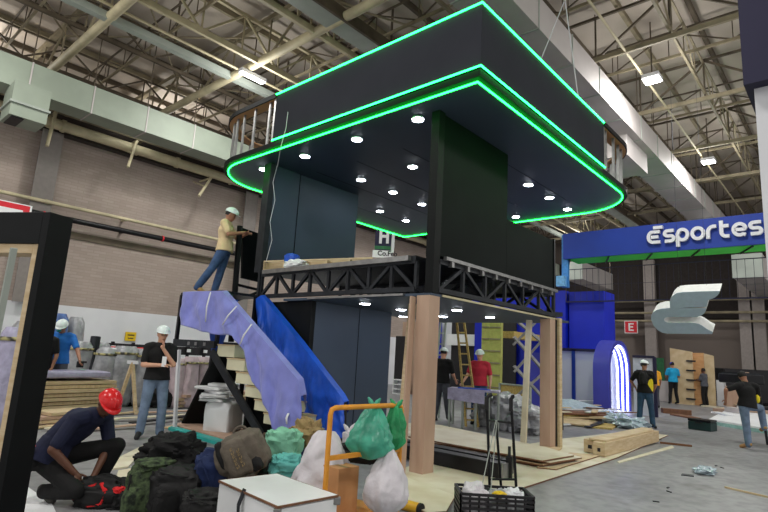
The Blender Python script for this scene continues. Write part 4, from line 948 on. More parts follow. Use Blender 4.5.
# dark case and floor sheets
dc = thing('tool_case', 'dark green black case lying on the floor left of the white floor sheets', 'case', G(699, 431))
g1, g2 = G(688, 429), G(711, 432); dd = (g2 - g1).normalized(); bk = V((-dd.y, dd.x, 0)) * -1; bk = bk if bk.dot(FF) > 0 else -bk
obj('case_body', MB().slab([g1, g2, g2 + bk * .5, g1 + bk * .5], (0, 0, .22)), mat('dark_green_case', (20, 50, 50), .5), dc, smooth=False, bevel=.02)
obj('case_lid', MB().slab([p + V((0, 0, .225)) for p in (g1, g2, g2 + bk * .5, g1 + bk * .5)], (0, 0, .06)), 'steel_black', dc, smooth=False, bevel=.01)
obj('handle', MB().bar(g1.lerp(g2, .35) + V((0, 0, .2)) - bk * .03, g1.lerp(g2, .65) + V((0, 0, .2)) - bk * .03, .03), 'rubber', dc, smooth=False)
ls = thing('platform_sheet', 'large pale platform sheet on the floor beneath the bending worker', 'platform', G(740, 425))
c4 = [G(709, 424), G(790, 438), G(800, 418), G(728, 413)]
obj('deck_board', MB().slab([p + V((0, 0, .1)) for p in c4], (0, 0, .05)), 'white', ls, smooth=False)
obj('edge_board', MB().slab(c4, (0, 0, .098)), mat('glassy_edge', (150, 190, 184), .4), ls, smooth=False)
for i, (x, y, s_, m_) in enumerate([(718, 408, .8, 'floorboard'), (732, 404, .7, 'wood'), (726, 413, .6, 'pinkwood'), (741, 409, .9, 'wood'), (748, 414, .6, 'white'), (736, 417, .5, 'duct_pale'), (722, 419, .45, 'white'), (757, 417, .5, 'pinkwood'), (676, 414, .5, 'edge_brown'), (684, 417, .6, 'edge_brown'), (764, 410, .8, 'steel_dark'), (752, 405, .7, 'steel_black')]):
    p = G(x, y) + V((0, 0, .16 if i in (3, 4, 5, 6, 7) else 0.0)); a_ = rpl(0, 3); dv = V((math.cos(a_), math.sin(a_), 0)) * s_; sv = V((-dv.y, dv.x, 0)) * .35
    tag(obj('scrap_board', MB().slab([p - dv - sv, p + dv - sv, p + dv * .8 + sv, p - dv + sv * .7], (0, 0, .05 + .06 * (i % 3))), m_, smooth=False), 'flat construction scrap on the floor near the far wooden panels', 'scrap', 'scraps near the far wooden panels')
# plastic and stick on floor
tag(obj('plastic_film', lump(G(705, 473) + V((0, 0, .035)), (.22, .14, .05), 8, .5), 'plastic_clear'), 'crumpled clear plastic on the open floor at lower right', 'plastic film')
tag(obj('floor_scrap', MB().slab([G(682, 474), G(694, 475.5), G(694, 477), G(681, 475.5)], (0, 0, .01)), 'steel_dark', smooth=False), 'thin dark scrap on the floor left of the crumpled plastic', 'scrap')
tag(obj('wooden_stick', MB().bar(G(725, 488) + V((0, 0, .012)), G(790, 503) + V((0, 0, .012)), .022), 'wood', smooth=False), 'thin wooden stick lying on the floor at the lower right corner', 'stick')
for i, (x, y) in enumerate(((668, 488), (669, 492), (656, 502), (716, 466), (722, 468), (660, 440))):
    tag(obj('floor_scrap', MB().cbox(G(x, y) + V((0, 0, .006)), (.07, .02, .01), i), 'steel_dark', smooth=False), 'tiny dark scrap on the open floor at lower right', 'scrap', 'tiny scraps on the open floor')
tag(obj('floor_batten', MB().bar(G(660, 443.5) + V((0, 0, .02)), G(692, 447) + V((0, 0, .02)), .04), 'edge_brown', smooth=False), 'dark batten on the floor right of the pale beam stack', 'batten')
# ================================================================== UNDER THE DECK: background
for (x0, y0, x1, y1, m_, X, l) in ((403, 322, 413, 400, 'pinkwood', 17.6, 'brown panel behind the timber post under the deck'), (396, 336, 404, 402, 'barrier', 17.3, 'black panel seen between dark wall and timber post'),
        (406, 322, 452, 402, 'whitew', 18.2, 'white booth wall seen under the deck'), (452, 322, 475, 402, 'barrier', 17.9, 'black panel behind the ladder under the deck'),
        (475, 320, 485, 402, 'booth_blue', 17.6, 'blue upright panel right of the ladder'),
        (498, 320, 515, 402, 'barrier', 18.0, 'black panel right of the yellow green boards'), (513, 320, 548, 402, 'booth_blue', 18.2, 'blue booth wall behind the scissor lift'), (524, 352, 546, 402, 'arch_purple', 18.0, 'pale violet glass panel behind the scissor lift'), (432, 322, 438, 402, 'booth_blue', 17.9, 'thin blue upright beside the near column')):
    lo, hi = yz(X, .08, x0, y0, x1, y1)
    if y1 > 395: lo = (lo[0], lo[1], 0)
    tag(obj('partition', MB().box(lo, hi), m_, smooth=False), l, 'panel')
lo, hi = yz(17.7, .15, 447, 334, 477, 346)
tag(obj('white_block', MB().box(lo, hi), 'white', smooth=False), 'white horizontal block fixed on the black panel behind the ladder', 'block')
for x0, x1, l in ((482, 488.5, 'narrow yellow green board standing left of its wider neighbour'), (490, 500, 'wide yellow green board standing behind the red shirt worker')):
    lo, hi = yz(15.5, .12, x0, 321, x1, 400); t = thing('board_upright', l, 'board', (15.5, lo[1], 0))
    obj('board_sheet', MB().box((15.5, lo[1], 0), (15.62, hi[1], hi[2])), 'greenply', t, smooth=False)
    for k in range(7): obj('batten', MB().box((15.46, lo[1] + .02, .3 + k * .38), (15.499, hi[1] - .02, .34 + k * .38)), 'cream2', t, smooth=False)
lo, hi = yz(16.2, .1, 501, 331, 514, 338); tag(obj('osb_block', MB().box(lo, (lo[0] + 1.9, hi[1], hi[2])), 'osb', smooth=False), 'yellow chipboard block fixed high between the panels', 'block')
lo, hi = yz(14.3, .06, 500, 383, 529, 402); t = thing('chipboard_table', 'framed yellow chipboard panel standing before the scissor lift', 'panel', (14.3, lo[1], 0))
obj('osb_board', MB().box((14.3, lo[1], .3), (14.36, hi[1], hi[2] - .04)), 'osb', t, smooth=False)
for y in (lo[1], hi[1]): obj('frame_post', MB().box((14.27, y - .03, 0), (14.4, y + .03, hi[2])), 'galv', t, smooth=False)
obj('frame_rail', MB().box((14.27, lo[1], hi[2] - .04), (14.4, hi[1], hi[2])), 'galv', t, smooth=False)
def ladder(a0, a1, b0, b1, n, dep0, dep1, m, label):
    P0 = GD(a0, dep0); P1 = GD(a1, dep0); zt = 2.28 + 0
    d = ray(b0[0], b0[1]); T0 = EYE + d * dep1; d = ray(b1[0], b1[1]); T1 = EYE + d * dep1
    t = thing('ladder', label, 'ladder', (P0 + P1) / 2)
    obj('side_rail', MB().bar(P0, T0, .05, .03), m, t, smooth=False); obj('side_rail', MB().bar(P1, T1, .05, .03), m, t, smooth=False)
    for k in range(n):
        f = (k + .6) / n; obj('rung', MB().bar(P0.lerp(T0, f), P1.lerp(T1, f), .035), m, t, smooth=False)
ladder(468, 480, (456.5, 318), (463.5, 318), 10, 12.6, 13.0, 'osb', 'yellowish ladder leaning between the two workers under the deck')
ladder(434, 441, (441, 318), (446, 318), 9, 14, 14.2, 'galv', 'grey metal ladder just right of the near pink column')
# scissor lift
sl_ = GD(530, 13.4); t = thing('scissor_lift', 'grey crossed scissor lattice raised under the right end of the deck', 'scissor lift', sl_)
side = r_; 
def SP(x, y, k=0): return EYE + ray(x, y) * (13.4 + k)
for k, (a, b) in enumerate((((514, 337), (545, 372)), ((545, 337), (514, 372)), ((514, 366), (545, 400)), ((545, 368), (514, 372)), ((513, 345), (540, 318)), ((516, 320), (545, 345)), ((545, 372), (512, 400)))):
    if k == 3: continue
    for w_ in (0, .45): obj('scissor_arm', MB().bar(SP(*a, w_), SP(*b, w_), .1, .06), 'aluminium', t, smooth=False)
obj('lift_base', MB().cbox(sl_ + V((0, 0, .2)), (1.4, .8, .4), math.atan2(RR.y, RR.x)), 'steel_dark', t, smooth=False)
obj('lift_platform', MB().cbox(SP(530, 314, .2), (1.4, .8, .1), math.atan2(RR.y, RR.x)), 'steel_dark', t, smooth=False)
# work table
tL, tR = GD(449, 12.3), GD(500, 12.0); ux = (tR - tL).normalized(); uy = V((-ux.y, ux.x, 0)); uy = uy if uy.dot(FF) > 0 else -uy
t = thing('work_table', 'long trestle table with pale lilac cover between the two workers', 'table', (tL + tR) / 2)
w_ = (tR - tL).length
obj('table_top', MB().slab([tL + V((0, 0, .82)), tR + V((0, 0, .82)), tR + uy * .7 + V((0, 0, .82)), tL + uy * .7 + V((0, 0, .82))], (0, 0, .04)), 'lilac_wrap', t, smooth=False)
obj('table_cover', MB().slab([tL + ux * .0 - uy * .02 + V((0, 0, .62)), tL + ux * w_ * .72 - uy * .02 + V((0, 0, .56)), tL + ux * w_ * .72 - uy * .02 + V((0, 0, .87)), tL - uy * .02 + V((0, 0, .87))], -uy * .01), 'lilac_wrap', t, smooth=False)
for f in (.04, .3, .55, .8, .98):
    for g_ in (.03, .65): obj('leg', MB().bar(tL + ux * w_ * f + uy * g_, tL + ux * w_ * f + uy * g_ + V((0, 0, .82)), .04), 'galv', t, smooth=False)
pp = tL + ux * .55 + uy * .25 + V((0, 0, .862))
tag(obj('blue_sheet', MB().slab([pp - ux * .35 - uy * .1, pp + ux * .4 - uy * .15, pp + ux * .35 + uy * .15, pp - ux * .3 + uy * .2], (0, 0, .02)), 'bluetarp', smooth=False), 'blue sheet lying on the work table', 'sheet')
for i, (px, dp, rr, l) in enumerate(((495, 13.1, .3, 'left of the three, half behind the table'), (512, 12.6, .34, 'middle of the three'), (532, 12.2, .26, 'right of the three, before the lift'))):
    g = GD(px, dp); tag(obj('covered_pile', lump(g + V((0, 0, rr)), (.55, .4, rr * 1.2), 21 + i, .3), 'silver'), 'low grey plastic covered pile under the deck, %s' % l, 'pile', 'grey covered piles under the deck')
t = thing('white_shelf', 'white shelf unit seen between the dark wall and the timber post', 'shelf', AX(398, 400, 16.9))
lo, hi = yz(16.9, .3, 393, 379, 405, 402)
obj('side', MB().box((16.9, lo[1], 0), (17.2, lo[1] + .04, hi[2])), 'white', t, smooth=False); obj('side', MB().box((16.9, hi[1] - .04, 0), (17.2, hi[1], hi[2])), 'white', t, smooth=False)
for k in range(4): obj('shelf_board', MB().box((16.9, lo[1] + .04, k * hi[2] / 3.2), (17.2, hi[1] - .04, k * hi[2] / 3.2 + .04)), 'white', t, smooth=False)
obj('back', MB().box((17.18, lo[1] + .04, 0), (17.2, hi[1] - .04, hi[2])), 'whitew', t, smooth=False)
# more mixed scraps
for i in range(16):
    px_, py_ = 558 + (i * 37) % 74, 408 + (i * 13) % 20
    p = G(px_, py_) + V((0, 0, .22 + .03 * (i % 4) if py_ < 424 and px_ < 612 else .03)); a_ = rpl(-1.3, .4); dv = V((math.cos(a_), math.sin(a_), 0)) * rpl(.25, .6)
    tag(obj('debris_scrap', MB().bar(p - dv, p + dv + V((0, 0, rpl(0, .08))), .16, .02, side=(-dv.y, dv.x, 0)), ['wood', 'white', 'edge_brown', 'steel_dark', 'floorboard'][i % 5], smooth=False), 'broken board scrap in the debris heap before the glass cabin', 'scrap', 'board scraps in the debris heap')
# debris heap
for i, (x0, y0, x1, y1, x2, y2, x3, y3, z, m_, l) in enumerate(((555, 424, 590, 428, 600, 419, 560, 414, .02, 'wood', 'lowest pale sheet of the debris heap right of the deck'), (562, 420, 606, 421, 610, 414, 566, 411, .10, 'osb', 'yellowish sheet on the debris heap'), (556, 419, 610, 424, 612, 421, 556, 414, .17, 'edge_brown', 'long thin brown strip on the debris heap'), (590, 428, 612, 430, 618, 426, 592, 423, .0, 'osb', 'short yellow board at the front of the debris heap'))):
    tag(obj('debris_board', MB().slab([G(a, b) + V((0, 0, z)) for a, b in ((x0, y0), (x1, y1), (x2, y2), (x3, y3))], (0, 0, .04)), m_, smooth=False), l, 'board')
for i in range(8):
    p = G(560 + i * 8, 415 + (i * 7) % 11) + V((0, 0, .16 + .03 * (i % 3))); a_ = rpl(-.3, .3) - .8; dv = V((math.cos(a_), math.sin(a_), 0)) * rpl(.4, .8)
    tag(obj('debris_stick', MB().bar(p - dv, p + dv + V((0, 0, .05)), .05, .03), ['wood', 'edge_brown', 'whitew'][i % 3], smooth=False), 'loose stick in the debris heap right of the deck', 'stick', 'sticks in the debris heap')
q = [AX(558, 395, 17.0), G(612, 418), G(600, 421), G(558, 417)]
tag(obj('white_sheet', MB().slab([AX(559, 400, 16.6), AX(572, 400, 17.2) , G(614, 415) + V((0, 0, .1)), G(604, 417) + V((0, 0, .1)), AX(559, 409, 15.6)], (0, 0, .03)), 'plastic_clear', smooth=False), 'big white sheet sloping over the debris heap before the glass cabin', 'sheet')
for i, (x, y, r_x, l) in enumerate(((617, 424, .4, 'rightmost, before the yellow vest worker'), (631, 428, .45, 'nearest the pale beams'), (606, 409, .3, 'small one before the arch'))):
    tag(obj('plastic_film', lump(G(x, y) + V((0, 0, .12)), (r_x, r_x * .8, .15), 31 + i, .5), 'plastic_clear'), 'crumpled pale plastic on the debris heap, %s' % l, 'plastic film', 'plastic films on the debris heap')
# ================================================================== FOREGROUND
YAW = math.atan2(RR.y, RR.x); RZ = Matrix.Rotation(YAW, 4, 'Z')
def SD(x, y, d): return EYE + ray(x, y) * d
RH = V((RR.x, RR.y, 0)).normalized(); FH = V((FF.x, FF.y, 0)).normalized()
def at(o, x=0, y=0, z=0): return V(o) + RH * x + FH * y + V((0, 0, z))
# white flight case
wc = thing('white_case', 'white laminate box with wood coloured edges and metal clasps in the foreground', 'box', (2.68, 3.36, 0))
c4 = [G(278, 505, .5), G(337.5, 494, .5), G(277, 473, .5), G(220, 479.5, .5)]
obj('case_body', MB().slab([V((p.x, p.y, .03)) for p in c4], (0, 0, .44)), 'white', wc, smooth=False)
obj('lid', MB().slab([V((p.x, p.y, .475)) for p in c4], (0, 0, .02)), 'white', wc, smooth=False)
cc = sum(c4, V()) / 4
mb = MB()
for i in range(4):
    a, b = c4[i], c4[(i + 1) % 4]; ex = lambda p: cc + (p - cc) * 1.012
    mb.bar(ex(a) + V((0, 0, -.013)), ex(b) + V((0, 0, -.013)), .012, .014)
obj('wood_edging', mb, 'edge_brown', wc, smooth=False)
for f in (0.42,): 
    p = c4[3].lerp(c4[0], f + .02); nn = (p - cc); nn.z = 0; nn.normalize(); q = c4[3].lerp(c4[0], .46)
    obj('hinge_strap', MB().bar(V((q.x, q.y, .52)) + nn * .0 - V((0, 0, .01)), V((q.x, q.y, .40)) + nn * .035, .035, .006).bar(V((q.x, q.y, .40)) + nn * .035, V((q.x, q.y, .2)) + nn * .02, .03, .006), 'steel_dark', wc, smooth=False)
for p in (c4[0], c4[1]): obj('corner_clasp', MB().cbox(V((p.x, p.y, .455)), (.05, .05, .05), .8), 'aluminium', wc, smooth=False, bevel=.005)
# bags
def bag(x, y, d, w, h, dp, m, name, label, cat, seed, amp=.22, sq=.7, tilt=0, flat=True, freq=2.2):
    c = SD(x, y, d); R = RZ @ Matrix.Rotation(tilt, 4, 'Y')
    t = thing(name, label, cat, (c.x, c.y, max(0, c.z - h / 2)))
    obj('bag_body' if 'bag' in cat or 'pack' in cat else 'cloth', lump(c, (w / 2, dp / 2, h / 2), seed, amp, freq, 56, 36, R, sq, flat), m, t)
    return t, c, R
def strap(t, c, R, pts, w, m, name='strap', th=.008):
    P_ = [c + R.to_3x3() @ V(p) for p in pts]
    mb = MB()
    for a, b in zip(P_, P_[1:]): mb.bar(a, b, w, th)
    obj(name, mb, m, t, smooth=False)
t, c, R = bag(150, 493, 5.0, .40, .60, .38, 'camo', 'camouflage_backpack', 'green camouflage backpack standing left in the bag pile', 'backpack', 41, .16, .55)
obj('top_flap', lump(c + R.to_3x3() @ V((.02, -.02, .26)), (.17, .16, .06), 42, .2), 'camo', t)
obj('front_pocket', lump(c + R.to_3x3() @ V((-.03, -.17, -.06)), (.14, .07, .16), 43, .12, sq=.55), 'camo', t)
strap(t, c, R, [(-.1, -.22, .2), (-.11, -.25, 0), (-.1, -.23, -.2)], .022, 'bag_black'); strap(t, c, R, [(.08, -.2, .24), (.12, -.24, .02), (.1, -.2, -.2)], .022, 'bag_black')
obj('white_logo', lump(c + R.to_3x3() @ V((.12, -.16, .2)), (.025, .01, .012), 3, .1), 'white', t)
t, c, R = bag(180, 492, 4.9, .50, .46, .4, 'bag_black', 'black_backpack', 'large black backpack in the middle of the bag pile', 'backpack', 44, .18, .6)
obj('front_pocket', lump(c + R.to_3x3() @ V((0, -.18, -.06)), (.17, .07, .13), 45, .15, sq=.55), 'black_cloth', t)
strap(t, c, R, [(-.15, -.15, .2), (0, -.19, .18), (.17, -.15, .17)], .02, 'rubber'); strap(t, c, R, [(.19, -.12, .14), (.22, -.16, 0), (.16, -.19, -.15)], .025, 'rubber')
obj('white_tag', lump(c + R.to_3x3() @ V((.23, -.12, .05)), (.02, .012, .025), 3, .2), 'white', t)
t, c, R = bag(175, 453, 5.25, .52, .34, .36, 'black_cloth', 'black_jacket', 'crumpled black jacket thrown on top of the black backpack', 'jacket', 46, .38, .8)
obj('sleeve', lump(c + R.to_3x3() @ V((-.2, -.05, -.06)), (.17, .1, .08), 47, .35), 'black_cloth', t); obj('hood', lump(c + R.to_3x3() @ V((-.23, .02, .06)), (.05, .06, .07), 48, .3), 'black_cloth', t)
t, c, R = bag(206, 505, 4.5, .38, .24, .3, 'bag_black', 'black_bag', 'small black bag against the white box at the bottom of the pile', 'bag', 49, .25)
strap(t, c, R, [(-.1, -.14, .05), (0, -.17, .07), (.1, -.14, .04)], .02, 'rubber')
t, c, R = bag(214, 475, 4.95, .34, .44, .34, 'bag_navy', 'navy_bag', 'dark blue bag between the black and the brown backpack', 'bag', 50, .18, .6)
strap(t, c, R, [(-.08, -.17, .16), (.02, -.2, .0), (.08, -.17, -.16)], .02, 'bag_navy')
t, c, R = bag(243, 454, 4.85, .46, .40, .32, 'bag_brown', 'brown_backpack', 'grey-brown backpack with faded lettering behind the white box', 'backpack', 51, .13, .75, tilt=-.5, flat=False, freq=1.6)
for (x_, y_, z_, a, b, cc_) in ((-.14, -.09, .06, .05, .05, .13), (.11, -.10, -.08, .055, .05, .12)): obj('side_pocket', lump(c + R.to_3x3() @ V((x_, y_, z_)), (a, b, cc_), 52, .1, mtx=R), 'bag_black', t)
obj('front_pocket', lump(c + R.to_3x3() @ V((-.02, -.115, 0)), (.115, .06, .17), 53, .07, sq=.5, mtx=R, flat=False), 'bag_brown', t)
mb = MB()
for j, (n_, xx) in enumerate(((6, -.035), (5, .015))):       # faded, illegible embroidered rows
    for k in range(n_):
        q = c + R.to_3x3() @ V((xx, -.19, -.085 + k * .032)); u_ = R.to_3x3() @ V((.5, 0, .2)); v_ = R.to_3x3() @ V((.1, 0, 1))
        mb.bar(q, q + u_ * .04, .005, .004); mb.bar(q + u_ * .0, q + v_ * .018, .005, .004)
        if k % 2: mb.bar(q + v_ * .018, q + v_ * .018 + u_ * .035, .004, .004)
        else: mb.bar(q + u_ * .04, q + u_ * .04 + v_ * .018, .004, .004)
obj('faded_lettering', mb, 'tan', t, smooth=False)
obj('haul_loop', MB().tube([c + R.to_3x3() @ V((.05 + .06 * math.cos(a), 0, .19 + .045 * math.sin(a))) for a in [PI * k / 8 for k in range(9)]], .012, 8), 'bag_brown', t)
obj('trailing_cloth', lump(c + R.to_3x3() @ V((-.1, -.05, -.22)), (.16, .12, .08), 54, .4, mtx=R), 'bag_brown', t)
bag(236, 478, 5.0, .6, .34, .4, 'bag_black', 'black_bag', 'black bag under the brown backpack, mostly hidden behind the white box', 'bag', 55, .2)
bag(283, 446, 5.3, .36, .32, .3, 'mint', 'mint_bag', 'light mint green cloth bag right of the brown backpack', 'cloth bag', 56, .26, .7)
bag(287, 466, 4.9, .28, .2, .26, 'teal', 'teal_bag', 'small turquoise cloth bundle under the mint bag', 'cloth bag', 57, .32)
bag(306, 438, 5.6, .32, .34, .3, 'tan', 'tan_cloth', 'crumpled tan cloth heap beneath the blue tarpaulin', 'cloth', 58, .45, .8)
bag(285, 478, 5.3, .5, .36, .4, 'bag_black', 'black_bag', 'black bag below the turquoise bundle, mostly hidden by the white box', 'bag', 59, .2)
bag(312, 470, 5.5, .5, .5, .4, 'bag_navy', 'navy_bag', 'navy bag below the tan cloth, mostly hidden by the white sack', 'bag', 60, .2)
def sack(name, label, top, bottom, w, m, seed, cat='sack', neck=.05, depth=.75, knot=True, pl=9, solid=.0, bulge=.62):
    top = V(top); bottom = V(bottom); L_ = (top - bottom).length; up = (top - bottom).normalized(); a, b, _ = basis(up, RH)
    t = thing(name, label, cat, bottom); n = 56; rows = []
    for i in range(34):
        f = i / 33; rr = w / 2 * (math.sin(min(1, f / .28) * PI / 2) ** .6 if f < .28 else (1 - ((f - .28) / .72) ** 1.7 * (1 - neck / (w / 2))))
        rr = max(rr, .004); row = []
        for j in range(n):
            th = 2 * PI * j / n; k = 1 + .10 * (abs(noise.noise(V((math.cos(th) * 3, math.sin(th) * 3 + seed, f * 5)))) ** .5 - .5) + .13 * f * math.sin(th * pl + 3 * noise.noise(V((f * 3, seed, 0)))) + .2 * noise.noise(V((math.cos(th) * 1.6, math.sin(th) * 1.6 + seed, f * 3))) + .07 * noise.noise(V((math.cos(th) * 5, math.sin(th) * 5 + seed, f * 9)))
            row.append(bottom + up * (f * L_) + a * (math.cos(th) * rr * k) + b * (math.sin(th) * rr * k * depth))
        rows.append(row + [row[0]])
    mb = MB().grid(rows); mb.face([mb.v(p) for p in rows[0][:-1][::-1]]); mb.face([mb.v(p) for p in rows[-1][:-1]]); bmesh.ops.remove_doubles(mb.bm, verts=mb.bm.verts, dist=.0004)
    obj('bag_body', mb, m, t)
    if knot:
        mb = MB(); mb.ell(top, (.028, .028, .022), None, 10, 8)
        for s_ in (-1, 1):
            mb.tube([top, top + a * s_ * .03 + V((0, 0, .04)), top + a * s_ * .055 + V((0, 0, .075))], [.014, .022, .006], 8)
        obj('knot', mb, m, t)
    return t
# orange cart
HT = 1.08
pl_, pr_ = G(331, 408, HT), G(402, 405, HT); ux = (pr_ - pl_).normalized(); uy = V((-ux.y, ux.x, 0)); uy = uy if uy.dot(FF) > 0 else -uy
ct = thing('orange_cart', 'orange tubular cart with bags hanging on its handle bar', 'cart', ((pl_.x + pr_.x) / 2, (pl_.y + pr_.y) / 2, 0))
zz = lambda p, z: V((p.x, p.y, z))
obj('push_handle', MB().tube([zz(pl_, .16), zz(pl_, HT - .05), zz(pl_, HT - .012) + ux * .012, pl_ + ux * .05, pr_ - ux * .05, zz(pr_, HT - .012) - ux * .012, zz(pr_, HT - .05), zz(pr_, .16)], .021, 12), 'orange', ct)
obj('cross_rail', MB().bar(zz(pl_, .70), zz(pr_, .70), .028, .035), 'orange', ct, smooth=False)
obj('platform', MB().slab([zz(pl_, .14) - ux * .02 - uy * .0, zz(pr_, .14) + ux * .02, zz(pr_, .14) + ux * .02 + uy * 1.0, zz(pl_, .14) - ux * .02 + uy * 1.0], (0, 0, .03)), 'orange', ct, smooth=False)
for f, g_ in ((.08, .1), (.92, .1), (.08, .9), (.92, .9)):
    w_ = zz(pl_, .06) + ux * ((pr_ - pl_).length * f) + uy * g_
    o = obj('caster', MB().tube([w_ - ux * .02, w_ + ux * .02], .06, 16), 'rubber', ct); obj('fork', MB().box(w_ + V((-.012, -.012, .02)), w_ + V((.012, .012, .079))), 'steel_dark', o, smooth=False)
cb = zz(pl_, .172) + ux * .36 + uy * .2
t = thing('cardboard_box', 'brown cardboard box standing on the orange cart', 'box', cb)
obj('box_body', MB().slab([cb - ux * .04, cb + ux * .2, cb + ux * .2 + uy * .24, cb - ux * .04 + uy * .24], (0, 0, .38)), 'cardboard', t, smooth=False, bevel=.004)
obj('box_tape', MB().slab([cb + ux * .04 - uy * .002 + V((0, 0, .381)), cb + ux * .08 - uy * .002 + V((0, 0, .381)), cb + ux * .08 + uy * .24 + V((0, 0, .381)), cb + ux * .04 + uy * .24 + V((0, 0, .381))], (0, 0, .002)), 'tan', t, smooth=False)
t, c, R = bag(362, 452, 4.95, .4, .2, .3, 'bag_black', 'black_bag', 'black bag on the cart behind the green plastic bag', 'bag', 61, .2)
sack('plastic_bag', 'large translucent green plastic bag hanging from the cart handle', G(374, 405, HT) - FH * .03 + V((0, 0, -.01)), SD(369, 460, 4.42), .37, 'green_bag', 3, 'plastic bag', depth=.6)
sack('plastic_bag', 'small bright green plastic bag at the right end of the cart handle', pr_ - ux * .08 - FH * .02 + V((0, 0, -.02)), SD(393, 451, 4.7), .2, 'green_bag2', 8, 'plastic bag', depth=.6)
sack('white_sack', 'white sack leaning at the front right of the orange cart', SD(390, 446, 4.5), SD(383, 516, 4.35), .37, 'sack', 12, neck=.02, knot=False, depth=.7, pl=6)
sack('white_sack', 'crumpled white sack behind the left post of the orange cart', SD(326, 431, 4.85), SD(319, 512, 4.7), .58, 'sack', 17, neck=.07, knot=False, depth=.7, pl=5)
sack('plastic_bag', 'small white bag beside the left end of the cart handle behind the green bag', SD(349, 432, 5.1), SD(350, 458, 5.1), .16, 'sack', 5, 'plastic bag', depth=.7)
p0, p1 = G(388, 500, .05), G(420, 509, .05)
t = thing('yellow_tube', 'yellow tube with dark open end on the floor by the cart', 'tube', p0)
obj('tube_body', MB().tube([p0, p1], .052, 20), 'yellow_tube', t); dd = (p1 - p0).normalized(); obj('end_ring', MB().tube([p1 - dd * .01, p1 + dd * .02], .055, 20), 'rubber', t)
# hand truck
def HP(x, y): g = G(500, 519); return SD(x, y, 5.33)
ht = thing('hand_truck', 'black two wheeled hand truck with tall handles carrying a crate', 'hand truck', G(500, 522))
A0, A1, B0, B1 = SD(490, 500, 5.3), SD(487, 398, 5.42), SD(517, 500, 5.3), SD(511, 399, 5.42)
for a, b, s_ in ((A0, A1, 1), (B0, B1, -1)):
    b2 = b + (b - a).normalized() * .0
    obj('side_rail', MB().tube([a - V((0, 0, .12)), a, a.lerp(b, .5), b2], .014, 10), 'steel_black', ht)
    obj('handle_grip', MB().tube([b2 - V((0, 0, .12)), b2, b2 + RH * .02 * 1 + V((0, 0, .025)), b2 + RH * .05 * (1 if s_ > 0 else .3) + V((0, 0, .04))], .019, 10), 'rubber', ht)
obj('cross_bar', MB().tube([A0.lerp(A1, .78), B0.lerp(B1, .76)], .011, 8), 'steel_black', ht); obj('cross_bar', MB().tube([A0.lerp(A1, .2), B0.lerp(B1, .2)], .011, 8), 'steel_black', ht)
obj('centre_rail', MB().tube([SD(502, 500, 5.35), SD(496, 420, 5.4)], .013, 10), 'steel_black', ht)
obj('strap', MB().bar(SD(496, 420, 5.37), SD(482, 486, 5.1), .008, .004).bar(SD(497, 420, 5.37), SD(491, 488, 5.1), .008, .004), 'galv', ht, smooth=False)
gb_ = G(500, 523); 
obj('toe_plate', MB().slab([at(gb_, -.28, -.34, .01), at(gb_, .22, -.34, .01), at(gb_, .22, .1, .01), at(gb_, -.28, .1, .01)], (0, 0, .01)), 'steel_black', ht, smooth=False)
for s_ in (-.32, .3):
    w_ = at(gb_, s_, .06, .1); o = obj('wheel', MB().tube([w_ - RH * .025, w_ + RH * .025], .10, 22), 'rubber', ht); obj('hub', MB().tube([w_ - RH * .032, w_ + RH * .032], .045, 14), 'steel_dark', o)
obj('axle', MB().tube([at(gb_, -.32, .06, .1), at(gb_, .3, .06, .1)], .012, 8), 'steel_dark', ht)
cr_ = at(gb_, -.10, -.14, .025); cw, cdp, chh = .66, .36, .30
t = thing('plastic_crate', 'black ribbed plastic crate loaded with odds and ends on the hand truck', 'crate', cr_)
def cp(u, v, z): return at(cr_, u, v, z)
mbx = MB()
for a, b in (((-cw / 2, -cdp / 2), (cw / 2, -cdp / 2)), ((cw / 2, -cdp / 2), (cw / 2, cdp / 2)), ((cw / 2, cdp / 2), (-cw / 2, cdp / 2)), ((-cw / 2, cdp / 2), (-cw / 2, -cdp / 2))):
    for z_ in (.02, .07, .12, .17, .215, .255, .29): mbx.bar(cp(*a, z_), cp(*b, z_), .018 if z_ < .25 else .026, .022)
    for k in range(9):
        u_ = a[0] + (b[0] - a[0]) * k / 8; v_ = a[1] + (b[1] - a[1]) * k / 8; mbx.bar(cp(u_, v_, 0), cp(u_, v_, .29), .014)
obj('ribbed_wall', mbx, 'crate', t, smooth=False); obj('crate_bottom', MB().slab([cp(-cw / 2, -cdp / 2, 0), cp(cw / 2, -cdp / 2, 0), cp(cw / 2, cdp / 2, 0), cp(-cw / 2, cdp / 2, 0)], (0, 0, .015)), 'crate', t, smooth=False)
for (u_, v_, z_, rad, m_, l, nm_) in ((-.17, .02, .2, (.13, .13, .14), 'sack', 'white crumpled bag at the left end of the crate', 'white_sack'), (.02, .02, .17, (.13, .13, .12), 'silver', 'grey crumpled wrapper in the middle of the crate', 'wrapper'), (.05, -.05, .275, (.06, .04, .025), 'sign_yellow', 'small yellow packet on top of the crate load', 'packet'), (.2, .02, .2, (.10, .12, .12), 'whitew', 'small white parcel at the right end of the crate', 'parcel'), (-.06, .07, .26, (.05, .04, .05), 'rubber', 'small black roll on top of the crate load', 'roll')):
    tag(obj(nm_, lump(cp(u_, v_, z_), rad, int(abs(u_) * 100) + 3, .3, mtx=RZ), m_), l, 'item')
